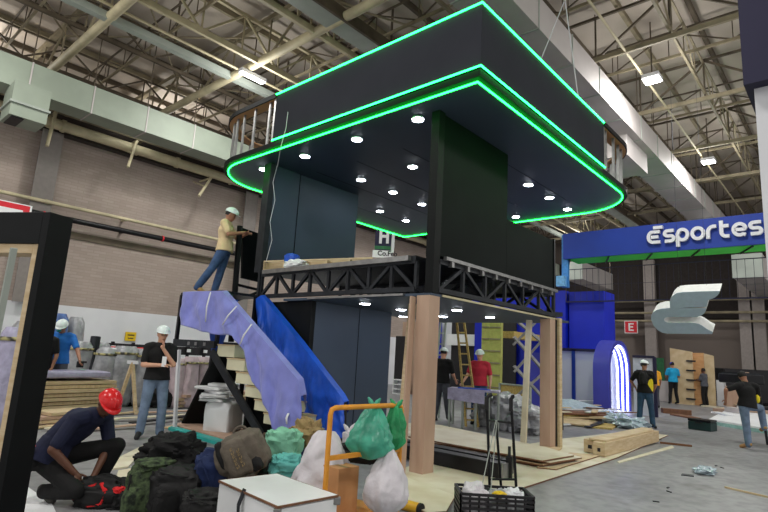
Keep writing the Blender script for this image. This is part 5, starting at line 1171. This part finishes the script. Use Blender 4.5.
# floor boards under and right of the booth
def sheet(pts, z, th, m, name, label, cat='board', edge=None):
    t = thing(name, label, cat, G(*pts[0])) if edge else None
    P_ = [G(*p) + V((0, 0, z)) for p in pts]
    if edge:
        obj('board_top', MB().slab([p + V((0, 0, th * .75)) for p in P_], (0, 0, th * .25)), m, t, smooth=False); obj('board_core', MB().slab(P_, (0, 0, th * .749)), edge, t, smooth=False); return t
    return tag(obj(name, MB().slab(P_, (0, 0, th)), m, smooth=False), label, cat)
sheet([(425, 462), (560, 440), (630, 432), (668, 436), (616, 459), (557, 478), (517, 491), (470, 503), (400, 486), (392, 474)], .001, .022, 'floorboard', 'floor_sheet', 'large pale plywood floor sheet right of the near column', edge='edge_brown')
sheet([(388, 483), (398, 478), (455, 500), (446, 516), (428, 518), (384, 498)], .0235, .025, 'floorboard', 'floor_sheet', 'pale plywood sheet on top, left of the hand truck', edge='edge_brown')
for i, (o_, l) in enumerate(((0, 'lowest of four'), (2.5, 'second from the bottom'), (-1, 'third from the bottom'), (3, 'topmost'))):
    sheet([(405 + o_, 446 - i * .5), (450 - o_, 452), (548 - o_ * 2, 470.5), (580 - o_ * 2, 464.5), (546, 456), (440, 432), (408, 430)], .024 + i * .031, .026, 'floorboard' if i != 1 else 'ply', 'stacked_sheet', 'long pale sheet in the low stack behind the black beams, %s' % l, edge='edge_brown')
sheet([(537, 470), (556, 472), (600, 458), (570, 455)], .024, .02, 'wood', 'floor_sheet', 'narrow plywood strip at the right of the low stack', edge='edge_brown')
for i, (x0, l) in enumerate(((6.55, 'nearer'), (6.85, 'farther'))):
    t = thing('black_beam', 'long black steel beam on the floor by the near column, %s of the two' % l, 'beam', (x0, 4.3, .025), 'black beams by the near column')
    obj('beam_body', MB().box((x0, 3.62 + .12 * i, .026), (x0 + .16, 5.9, .20)), 'steel_black', t, smooth=False)
    obj('flange', MB().box((x0 - .02, 3.62 + .12 * i, .201), (x0 + .18, 5.9, .215)), 'steel_dark', t, smooth=False)
    obj('end_plate', MB().box((x0 - .02, 3.59 + .12 * i, .024), (x0 + .18, 3.619 + .12 * i, .22)), 'aluminium' if i == 0 else 'steel_dark', t, smooth=False)
t = thing('clamp', 'black metal clamp standing at the end of the black beams', 'clamp', G(511, 478))
g = G(509, 480); obj('clamp_body', MB().cbox(g + V((0, 0, .16)), (.1, .08, .28), .4), 'steel_black', t, smooth=False, bevel=.01); obj('screw', MB().tube([g + V((0, 0, .3)), g + V((0, 0, .42))], .02, 10), 'steel_dark', t)
# pale hollow beams
for i, (x0, x1, y0, y1, z0, z1, l) in enumerate(((9.7, 12.95, 3.42, 3.62, .028, .25, 'nearest one with dark open end'), (9.9, 13.3, 3.64, 3.86, .028, .25, 'far one behind the nearest'), (9.85, 12.7, 3.45, 3.75, .252, .285, 'thin plank lying on top of the two'))):
    t = thing('pale_beam', 'pale boxed wooden beam beyond the floor sheets, %s' % l, 'beam', ((x0 + x1) / 2, (y0 + y1) / 2, z0), 'pale beams right of the booth')
    obj('beam_body', MB().box((x0, y0, z0), (x1, y1, z1)), 'wood', t, smooth=False, bevel=.004)
    if i < 2: obj('open_end', MB().box((x0 - .004, y0 + .075, z0 + .07), (x0 - .0005, y1 - .075, z1 - .09)), 'barrier', t, smooth=False)
tag(obj('floor_strip', MB().slab([G(617, 462), G(672, 446), G(674, 448), G(619, 463.5)], (0, 0, .012)), 'floorboard', smooth=False), 'thin pale strip on the floor in front of the pale beams', 'strip')
tag(obj('wood_block', MB().cbox(G(550, 451) + V((0, 0, .028)), (.5, .3, .05), .2), 'wood', smooth=False), 'small wood block at the foot of the right column', 'block')
# tool bag
t, c, R = bag(103, 494, 4.98, .52, .30, .30, 'bag_black', 'tool_bag', 'open black tool bag with red trim in front of the kneeling worker', 'tool bag', 71, .25, .7)
for pts in ([(-.16, -.1, .02), (-.12, -.13, .08), (-.02, -.12, .11)], [(.05, -.14, -.05), (.08, -.13, .06), (.02, -.1, .12)], [(-.2, -.1, -.04), (-.17, -.12, .0), (-.19, -.1, .05)], [(.05, -.14, -.05), (-.05, -.15, -.07), (-.08, -.14, -.03)]): strap(t, c, R, pts, .035, 'red_cloth', 'red_trim', .015)
obj('side_pocket', lump(c + R.to_3x3() @ V((.2, -.05, -.01)), (.1, .1, .09), 72, .3), 'bag_black', t); obj('red_end', lump(c + R.to_3x3() @ V((.19, -.1, .07)), (.05, .05, .03), 73, .3), 'red_cloth', t)
obj('strap_loop', MB().tube([c + R.to_3x3() @ V((-.15 + .3 * k / 10, .02, .1 + .07 * math.sin(PI * k / 10))) for k in range(11)], .012, 8), 'bag_black', t)
g = G(104, 512); obj('loose_strap', MB().tube([at(g, -.1, .15, .01), at(g, 0, .05, .01), at(g, .12, .08, .01), at(g, .22, .02, .01)], .008, 6), 'rubber', t)
# ================================================================== PEOPLE
def remesh(mb, vox, smooth=6):
    me = bpy.data.meshes.new('tmp'); mb.bm.to_mesh(me); mb.bm.free(); o = bpy.data.objects.new('tmp', me); COL.objects.link(o)
    r = o.modifiers.new('r', 'REMESH'); r.mode = 'VOXEL'; r.voxel_size = vox; s = o.modifiers.new('s', 'SMOOTH'); s.iterations = smooth; s.factor = .5
    dg = bpy.context.evaluated_depsgraph_get(); m2 = bpy.data.meshes.new_from_object(o.evaluated_get(dg)); bpy.data.objects.remove(o); bpy.data.meshes.remove(me)
    out = MB(); out.bm.from_mesh(m2); bpy.data.meshes.remove(m2); return out
DEF = dict(pel=(0, 0, .96), waist=(0, 0, 1.12), chest=(0, .01, 1.32), neck=(0, 0, 1.47), head=(0, .03, 1.63),
  shL=(-.19, 0, 1.42), elL=(-.25, -.02, 1.14), wrL=(-.25, .07, .90), shR=(.19, 0, 1.42), elR=(.25, -.02, 1.14), wrR=(.25, .07, .90),
  hpL=(-.09, 0, .93), knL=(-.11, .03, .5), anL=(-.12, -.02, .09), toL=(-.13, .16, .03), hpR=(.09, 0, .93), knR=(.11, .03, .5), anR=(.12, -.02, .09), toR=(.13, .16, .03))
def person(label, base, fwd, J={}, S=1.0, skin='skin_mid', shirt='black_cloth', pants='jeans', shoe='rubber', helmet='helmet_white', hair=True, look=None, vox=.014, side=None, sleeve=.75, vest=None, lean=None, strap_=True, rightv=None, cap=None, hemdrop=.05, handrot=None, group=None):
    base = V(base); fw = V((fwd[0], fwd[1], 0)).normalized(); rt = V(rightv).normalized() if rightv else V((fw.y, -fw.x, 0))
    if rightv: fw = V(fwd).normalized()
    W_ = lambda p: base + rt * (p[0] * S) + fw * (p[1] * S) + V((0, 0, p[2] * S))
    j = {k: W_(J.get(k, v)) for k, v in DEF.items()}
    t = thing('person', label, 'person', base, group)
    shd = (j['shR'] - j['shL']).normalized(); hpd = (j['hpR'] - j['hpL']).normalized()
    hd = V(look).normalized() if look else fw
    hup = (j['head'] - j['neck']).normalized(); hx = hd.cross(hup).normalized(); hf = hup.cross(hx).normalized()
    if hf.dot(hd) < 0: hf = -hf
    HM = Matrix(((hx.x, hf.x, hup.x, 0), (hx.y, hf.y, hup.y, 0), (hx.z, hf.z, hup.z, 0), (0, 0, 0, 1)))
    def torso(mb, g, low=True):
        if low: mb.caps(j['pel'], j['waist'], .115 * S + g, .108 * S + g, 20, hpd, 1.38)
        mb.caps(j['waist'], j['chest'], .108 * S + g, .125 * S + g, 20, shd, 1.36)
        mb.caps(j['chest'], j['neck'] - (j['neck'] - j['chest']) * .35, .125 * S + g, .085 * S + g, 20, shd, 1.45)
        mb.caps(j['shL'].lerp(j['neck'], .35), j['shL'], .062 * S + g, .058 * S + g, 12); mb.caps(j['shR'].lerp(j['neck'], .35), j['shR'], .062 * S + g, .058 * S + g, 12)
    def arm(mb, s, g, end=1.):
        a, b, c_ = j['sh' + s], j['el' + s], j['wr' + s]
        mb.caps(a, a.lerp(b, min(1, end)), .056 * S + g, (.056 - .012 * min(1, end)) * S + g, 12)
        if end > 1: mb.caps(b, b.lerp(c_, end - 1), .044 * S + g, (.044 - .014 * (end - 1)) * S + g, 12)
    def leg(mb, s, g, k=1.):
        a, b, c_ = j['hp' + s], j['kn' + s], j['an' + s]
        mb.caps(a, b, .088 * S + g, .058 * S + g, 14); m_ = b.lerp(c_, .3); mb.caps(b, m_, .057 * S + g, .058 * S + g, 14); mb.caps(m_, c_, .058 * S + g, .04 * S + g * 1.6, 14)
    mb = MB(); torso(mb, -.004)
    for s in 'LR':
        arm(mb, s, 0, 2.); leg(mb, s, -.004); mb.caps(j['an' + s], j['to' + s], .038 * S, .03 * S, 10)
        d = (j['wr' + s] - j['el' + s]).normalized(); mb.caps(j['wr' + s], j['wr' + s] + d * .05 * S, .028 * S, .032 * S, 10)
    mb.caps(j['neck'] - hup * .04, j['head'] - hup * .04 * S - hf * .01, .058 * S, .056 * S, 14)
    c_ = j['head']
    mb.ell(c_ + hup * .02 * S, (.076 * S, .096 * S, .105 * S), HM, 22, 16); mb.ell(c_ - hup * .055 * S + hf * .022 * S, (.056 * S, .066 * S, .062 * S), HM, 18, 12)
    mb.ell(c_ + hf * .09 * S - hup * .022 * S, (.015 * S, .022 * S, .022 * S), HM, 12, 8); mb.ell(c_ + hf * .078 * S + hup * .022 * S, (.05 * S, .014 * S, .012 * S), HM, 12, 8); mb.ell(c_ + hf * .082 * S - hup * .058 * S, (.024 * S, .012 * S, .012 * S), HM, 12, 8)
    for s_ in (-1, 1): mb.ell(c_ + hx * s_ * .077 * S - hf * .005, (.012 * S, .02 * S, .03 * S), HM, 10, 8)
    body = remesh(mb, vox)
    # hands: palm plus five fingers
    for s, sg in (('L', -1), ('R', 1)):
        w_ = j['wr' + s]; d = (w_ - j['el' + s]).normalized()
        if handrot and s in handrot: d = V(handrot[s]).normalized(); d = (rt * d.x + fw * d.y + V((0, 0, d.z))).normalized()
        inn = (fw - d * fw.dot(d)); inn = inn.normalized() if inn.length > .2 else V((0, 0, 1)) ; pn = d.cross(inn).normalized()
        palm = w_ + d * .055 * S
        body.ell(palm, (.045 * S, .016 * S, .05 * S), Matrix(((inn.x, pn.x, d.x, 0), (inn.y, pn.y, d.y, 0), (inn.z, pn.z, d.z, 0), (0, 0, 0, 1))), 12, 8)
        for k, (u, L_) in enumerate(((.032, .068), (.011, .078), (-.011, .072), (-.032, .056))):
            p0 = palm + inn * u * S + d * .035 * S; p1 = p0 + (d * .8 + pn * .25 * sg) * L_ * .5 * S; p2 = p1 + (d * .45 + pn * .7 * sg) * L_ * .5 * S
            body.tube([p0, p1, p2], [.0095 * S, .0085 * S, .0065 * S], 8)
        p0 = palm + inn * .035 * S - d * .02 * S; body.tube([p0, p0 + (inn * .7 + d * .5 + pn * .3 * sg) * .035 * S, p0 + (inn * .5 + d * .9 + pn * .5 * sg) * .062 * S], [.012 * S, .0105 * S, .008 * S], 8)
    bo = obj('body', body, skin, t)
    mb = MB(); torso(mb, .018, False)
    hem = j['pel'] - (j['waist'] - j['pel']).normalized() * hemdrop * S
    mb.tube([hem, j['pel'], j['waist']], [.158 * S, .15 * S, .132 * S], 24, side=hpd, sx=1.34)
    for s in 'LR': arm(mb, s, .016, sleeve)
    obj('shirt', remesh(mb, vox, 4), shirt, t)
    mb = MB(); mb.caps(j['pel'], j['pel'].lerp(j['waist'], .25), .122 * S, .118 * S, 20, hpd, 1.36)
    for s in 'LR': leg(mb, s, .017); mb.caps(j['hp' + s], j['pel'], .09 * S, .1 * S, 12)
    obj('trousers', remesh(mb, vox, 4), pants, t)
    for s in 'LR':
        a, b = j['an' + s], j['to' + s]; mb = MB(); dn = V((0, 0, -1))
        mb.caps(a + (a - b).normalized() * .03, b, .048 * S, .042 * S, 14); mb.caps(j['an' + s].lerp(j['kn' + s], .12), a, .05 * S, .048 * S, 12)
        o = obj('shoe', remesh(mb, max(.01, vox * .8), 3), shoe, t)
    if vest:
        mb = MB(); torso(mb, .024); o = obj('vest', remesh(mb, vox, 3), vest, t)
    for s_ in (-1, 1): body_ = MB().ell(c_ + hf * .083 * S + hx * s_ * .03 * S + hup * .004 * S, (.0115 * S, .007 * S, .007 * S), HM, 10, 8); obj('eye', body_, 'eye', t)
    obj('mouth', MB().ell(c_ + hf * .0905 * S - hup * .058 * S, (.02 * S, .005 * S, .004 * S), HM, 10, 8), 'skin_dark' if skin != 'skin_dark' else 'eye', t)
    if hair:
        mb = MB(); mb.ell(c_ - hf * .012 * S + hup * .028 * S, (.083 * S, .098 * S, .104 * S), HM, 22, 16, fn=lambda q: q if (q.z > -.5 and q.y < .12) or (q.z > .55) else V((q.x * .78, q.y * .78, q.z * .78)))
        obj('hair', mb, 'hair', t)
    if helmet:
        mb = MB(); n = 28; rows = []
        for i in range(9):
            f = i / 8; ph = f * PI / 2; rows.append([c_ + hup * (.058 * S + math.cos(ph) * .098 * S) + hx * (math.cos(a) * math.sin(ph) * .105 * S) + hf * (math.sin(a) * math.sin(ph) * .125 * S) for a in [2 * PI * k / n for k in range(n + 1)]])
        rows.append([c_ + hup * (.05 * S) + hx * (math.cos(a) * .112 * S) + hf * (math.sin(a) * (.132 + (.045 if math.sin(a) > .3 else 0)) * S) for a in [2 * PI * k / n for k in range(n + 1)]])
        mb.grid(rows); bmesh.ops.remove_doubles(mb.bm, verts=mb.bm.verts, dist=.0005)
        ho = obj('hard_hat', mb, helmet, t, solid=.006)
        obj('ridge', MB().tube([c_ + hup * (.045 * S + math.cos(a) * .108 * S) + hf * (math.sin(a) * .127 * S) for a in [-1.2 + 2.4 * k / 10 for k in range(11)]], .012 * S, 8), helmet, ho)
    if cap:
        mb = MB(); mb.ell(c_ + hup * .045 * S, (.086 * S, .102 * S, .09 * S), HM, 20, 12, fn=lambda q: V((q.x, q.y, max(q.z, -.1)))); mb.ell(c_ + hf * .12 * S + hup * .045 * S, (.06 * S, .06 * S, .01 * S), HM, 14, 8); obj('cap', mb, cap, t)
    return t, j
toC = V((-FH.x, -FH.y, 0))
# kneeling worker in the foreground
g = G(50, 499)
def yr(ang): a = math.radians(ang); return RH * math.cos(a) + FH * math.sin(a)      # 0 = image right, 90 = away
KJ = dict(pel=(-.02, -.10, .40), waist=(.03, -.06, .54), chest=(.17, .0, .70), neck=(.34, .02, .79), head=(.42, -.02, .89),
  shL=(.33, .17, .76), elL=(.44, .10, .50), wrL=(.42, -.06, .27), shR=(.22, -.18, .76), elR=(.12, -.30, .50), wrR=(.30, -.20, .29),
  hpL=(.02, .04, .38), knL=(.52, .10, .50), anL=(.34, .10, .09), toL=(.50, .08, .04), hpR=(-.02, -.14, .36), knR=(.36, -.24, .15), anR=(.02, -.14, .10), toR=(.1, -.15, .035))
# local x = image right, y = away from the camera
t, j = person('kneeling worker in red hard hat and navy T-shirt reaching into the tool bag', g, tuple(FH), KJ, 1.0, 'skin_dark', 'navy_shirt', 'black_cloth', 'grey_boot', 'helmet_red', look=tuple(RH * .6 - FH * .6 - V((0, 0, .75))), vox=.008, rightv=tuple(RH), sleeve=.8, handrot={'L': (.2, -.3, -1), 'R': (.6, .2, -.8)}, hair=False)
bp_ = j['pel'] + RH * -.06 - FH * .14
o = obj('tool_pouch', lump(bp_ + V((0, 0, -.02)), (.07, .06, .1), 81, .3), 'bag_black', t)
obj('red_tool', MB().tube([bp_ + V((.0, 0, .05)) - FH * .06, bp_ + V((0, 0, .13)) - FH * .07 + RH * .03], .018, 8), 'sign_red', o)
obj('tool_pouch', lump(bp_ + RH * -.06 + V((0, 0, -.06)) - FH * .03, (.05, .05, .07), 82, .4), 'steel_dark', t)
# standing man with folded arm
g = G(149, 438)
t, j = person('man standing in black T-shirt, light jeans and white hard hat, hand on chin', g, tuple(-FH * .85 + RH * .5), dict(elR=(.24, .08, 1.14), wrR=(-.02, .24, 1.15), elL=(-.2, .16, 1.16), wrL=(-.02, .19, 1.40), anL=(-.15, -.02, .09), toL=(-.2, .14, .03), anR=(.15, -.02, .09), toR=(.2, .13, .03), knL=(-.13, .03, .5), knR=(.13, .03, .5)), 1.0, 'skin', 'black_cloth', 'jeans', 'rubber', 'helmet_white', vox=.012, look=tuple(-FH + RH * .75 + V((0, 0, .1))), handrot={'L': (.1, -.2, 1), 'R': (-1, .2, .1)})
hd_ = j['head']
obj('glasses', MB().tube([hd_ - FH * .1 + RH * (.09 + .05 * math.cos(a)) * .6 + V((0, 0, .005 + .02 * math.sin(a))) for a in [2 * PI * k / 12 for k in range(13)]], .003, 6), 'eye', t)
tag(obj('paper', MB().slab([j['wrR'] + RH * .0 + toC * .03 + V((0, 0, -.02)), j['wrR'] + RH * .07 + toC * .03 + V((0, 0, -.02)), j['wrR'] + RH * .07 + toC * .03 + V((0, 0, .14)), j['wrR'] + toC * .03 + V((0, 0, .14))], toC * .004), 'white', smooth=False), 'small white paper held against the chest of the standing man', 'paper')
# worker on the stair landing
g = AX(199, 291, 5.5); g = V((g.x, g.y, 2.486))
LJ = dict(pel=(.38, 0, .86), waist=(.38, 0, 1.02), chest=(.37, 0, 1.20), neck=(.37, 0, 1.36), head=(.42, 0, 1.50), shL=(.37, .17, 1.32), elL=(.52, .22, 1.12), wrL=(.70, .12, 1.18), shR=(.37, -.17, 1.32), elR=(.50, -.24, 1.10), wrR=(.70, -.12, 1.16),
  hpL=(.38, .08, .84), knL=(.32, .10, .46), anL=(.24, .12, .10), toL=(.39, .12, .03), hpR=(.38, -.08, .84), knR=(.22, -.10, .48), anR=(.0, -.12, .12), toR=(.13, -.12, .03))
person('worker in cream T-shirt and blue jeans leaning on the dark board at the stair landing', g, tuple(FH), LJ, 1.1, 'skin_mid', 'cream_shirt', 'jeans_blue', 'tan_boot', 'helmet_white', look=tuple(RH + FH * .1), vox=.012, rightv=tuple(RH))
p_ = AX(240, 232, 6.2)
# spraying worker behind the lumber
g = GD(62, 11.0)
t, j = person('worker in blue T-shirt with white hard hat and face mask behind the lumber stack', g, tuple(-FH + RH * .3), dict(elR=(.26, .0, 1.16), elL=(-.34, .12, 1.18), wrL=(-.44, .3, 1.0), head=(0, .08, 1.60)), 1.06, 'skin_mid', 'blue_shirt', 'grey_trousers', 'rubber', 'helmet_white', look=tuple(-FH + RH * .2 - V((0, 0, .35))), vox=.016)
obj('face_mask', MB().ell(j['head'] - FH * .09 + V((0, 0, -.06)), (.045, .05, .045)), 'tealboard', t)
tag(obj('spray_gun', MB().cbox(j['wrL'] + V((0, 0, -.08)) + RH * .02, (.1, .1, .12)).tube([j['wrL'] + V((0, 0, -.03)), j['wrL'] + V((0, 0, -.03)) + RH * .14], .02, 8), 'rubber'), 'black spray gun in the hand of the blue shirt worker', 'tool')
person('person in black T-shirt almost hidden behind the black frame upright', GD(47, 10.6), tuple(-FH), dict(), 1.0, 'skin_mid', 'black_cloth', 'black_cloth', 'rubber', None, vox=.02)
tag(obj('green_bag', lump(GD(90, 11.3) + V((0, 0, .78)), (.22, .14, .07), 91, .3), 'mint'), 'mint green bag lying on the lumber by the silver bundles', 'bag')
# two workers at the table
g = G(441, 421)
person('worker in black T-shirt and grey trousers seen from behind at the work table', g, tuple(FH * .9 + RH * .45), dict(elR=(.26, .05, 1.12), wrR=(.24, .3, .98), elL=(-.26, 0, 1.14), wrL=(-.2, .22, 1.0), anL=(-.14, -.1, .09), toL=(-.16, .08, .03), anR=(.16, .1, .09), toR=(.2, .27, .03)), 1.0, 'skin', 'black_cloth', 'grey_trousers', 'rubber', 'helmet_white', vox=.016, look=tuple(FH * .8 + RH * .5 - V((0, 0, .3))))
g = GD(480, 13.2)
person('worker in red T-shirt and white hard hat standing behind the work table', g, tuple(-FH * .9 - RH * .35), dict(elR=(.28, .06, 1.16), wrR=(.34, .32, .98), elL=(-.27, .0, 1.14), wrL=(-.28, .12, .92)), 1.0, 'skin', 'red_shirt', 'jeans_blue', 'rubber', 'helmet_white', vox=.016, look=tuple(-FH * .8 - RH * .5 - V((0, 0, .4))))
# worker with yellow panel, seen from behind
g = G(646, 428)
t, j = person('worker seen from behind in black and yellow vest, jeans and white hard hat', g, tuple(FH * .8 + RH * .45), dict(elL=(-.34, .02, 1.2), wrL=(-.26, .16, 1.06), elR=(.26, .04, 1.12), wrR=(.16, .14, .88), anL=(-.16, -.02, .09), anR=(.17, 0, .09), toL=(-.2, .12, .03), toR=(.22, .16, .03), knL=(-.13, .02, .5), knR=(.14, .02, .5)), 1.0, 'skin_mid', 'black_cloth', 'jeans_dark', 'rubber', 'helmet_white', vox=.018, look=tuple(FH * .5 + RH * .8))
obj('backpack', lump(j['chest'] - FH * .14 - RH * .10 + V((0, 0, -.02)), (.10, .08, .2), 95, .2, mtx=RZ), 'bag_black', t)
obj('yellow_panel', lump(j['waist'] - FH * .105 + RH * .09 + V((0, 0, .0)), (.085, .045, .21), 96, .03, mtx=RZ), 'yellow_vest', t)
obj('shoulder_strap', MB().tube([j['shL'] + V((0, 0, .07)), j['chest'] + RH * .12 - FH * .16 + V((0, 0, .08)), j['waist'] + RH * .17 - FH * .05], .03, 8), 'bag_black', t)
person('person in orange-yellow vest half hidden behind the yellow and black vest worker', GD(654, 22), tuple(FH), dict(), 1.0, 'skin_mid', 'orange_vest', 'grey_trousers', 'rubber', None, vox=.022)
g = G(674, 404)
person('distant worker in turquoise T-shirt, black trousers and blue cap before the wooden panels', g, tuple(FH + RH * .1), dict(elL=(-.28, .04, 1.15), wrL=(-.16, .2, 1.08), elR=(.28, .04, 1.15), wrR=(.16, .2, 1.08), anL=(-.16, 0, .09), anR=(.16, 0, .09)), 1.12, 'skin_mid', 'cyan_shirt', 'black_cloth', 'rubber', None, vox=.024, cap='booth_blue')
g = G(698, 405)
person('distant person in dark clothes standing against the orange-brown panel', g + FH * -.6, tuple(FH - RH * .5), dict(elL=(-.22, .1, 1.15), wrL=(-.1, .25, 1.2)), 1.0, 'skin_dark', 'grey_trousers', 'black_cloth', 'rubber', None, vox=.024)
# bending worker with raised knee
g = G(751, 449)
BJ = dict(pel=(-.02, 0, .92), waist=(-.0, .0, 1.06), chest=(-.02, .02, 1.22), neck=(.02, .06, 1.38), head=(.0, .12, 1.52), shL=(-.2, 0, 1.32), elL=(-.46, .02, 1.22), wrL=(-.40, .14, 1.0), shR=(.2, 0, 1.32), elR=(.32, .12, 1.1), wrR=(.22, .32, 1.04),
  hpL=(-.1, 0, .90), knL=(-.06, .02, .48), anL=(-.06, -.02, .09), toL=(-.12, .13, .03), hpR=(.08, 0, .9), knR=(.42, .22, .86), anR=(.46, .2, .44), toR=(.5, .36, .38))
t, j = person('worker in black T-shirt and light jeans with one knee raised at the right edge', g, tuple(FH), BJ, .98, 'skin_mid', 'black_cloth', 'jeans', 'tan_boot', None, vox=.016, rightv=tuple(RH), look=tuple(FH + RH * .3 - V((0, 0, .4))), cap='black_cloth')
obj('glove', MB().ell(j['wrR'] - FH * .3 + V((0, 0, .02)), (.06, .05, .09)), 'yellow_vest', t)
p = j['head'] + RH * .45 + FH * .75 + V((0, 0, -.05))
tb = thing('machine', 'dark machine on a stand in front of the bending worker', 'machine', (p.x, p.y, 0))
obj('machine_body', MB().cbox(p, (.5, .9, .22), YAW), 'steel_black', tb, smooth=False, bevel=.03); obj('top_plate', MB().cbox(p + V((0, 0, .125)), (.4, .8, .03), YAW), 'steel_dark', tb, smooth=False)
for s_ in (.1, .4): obj('stand_leg', MB().bar(at(p, s_, 0, -.12), V((at(p, s_ * 1.3, 0).x, at(p, s_ * 1.3, 0).y, 0)), .05), 'steel_dark', tb, smooth=False)
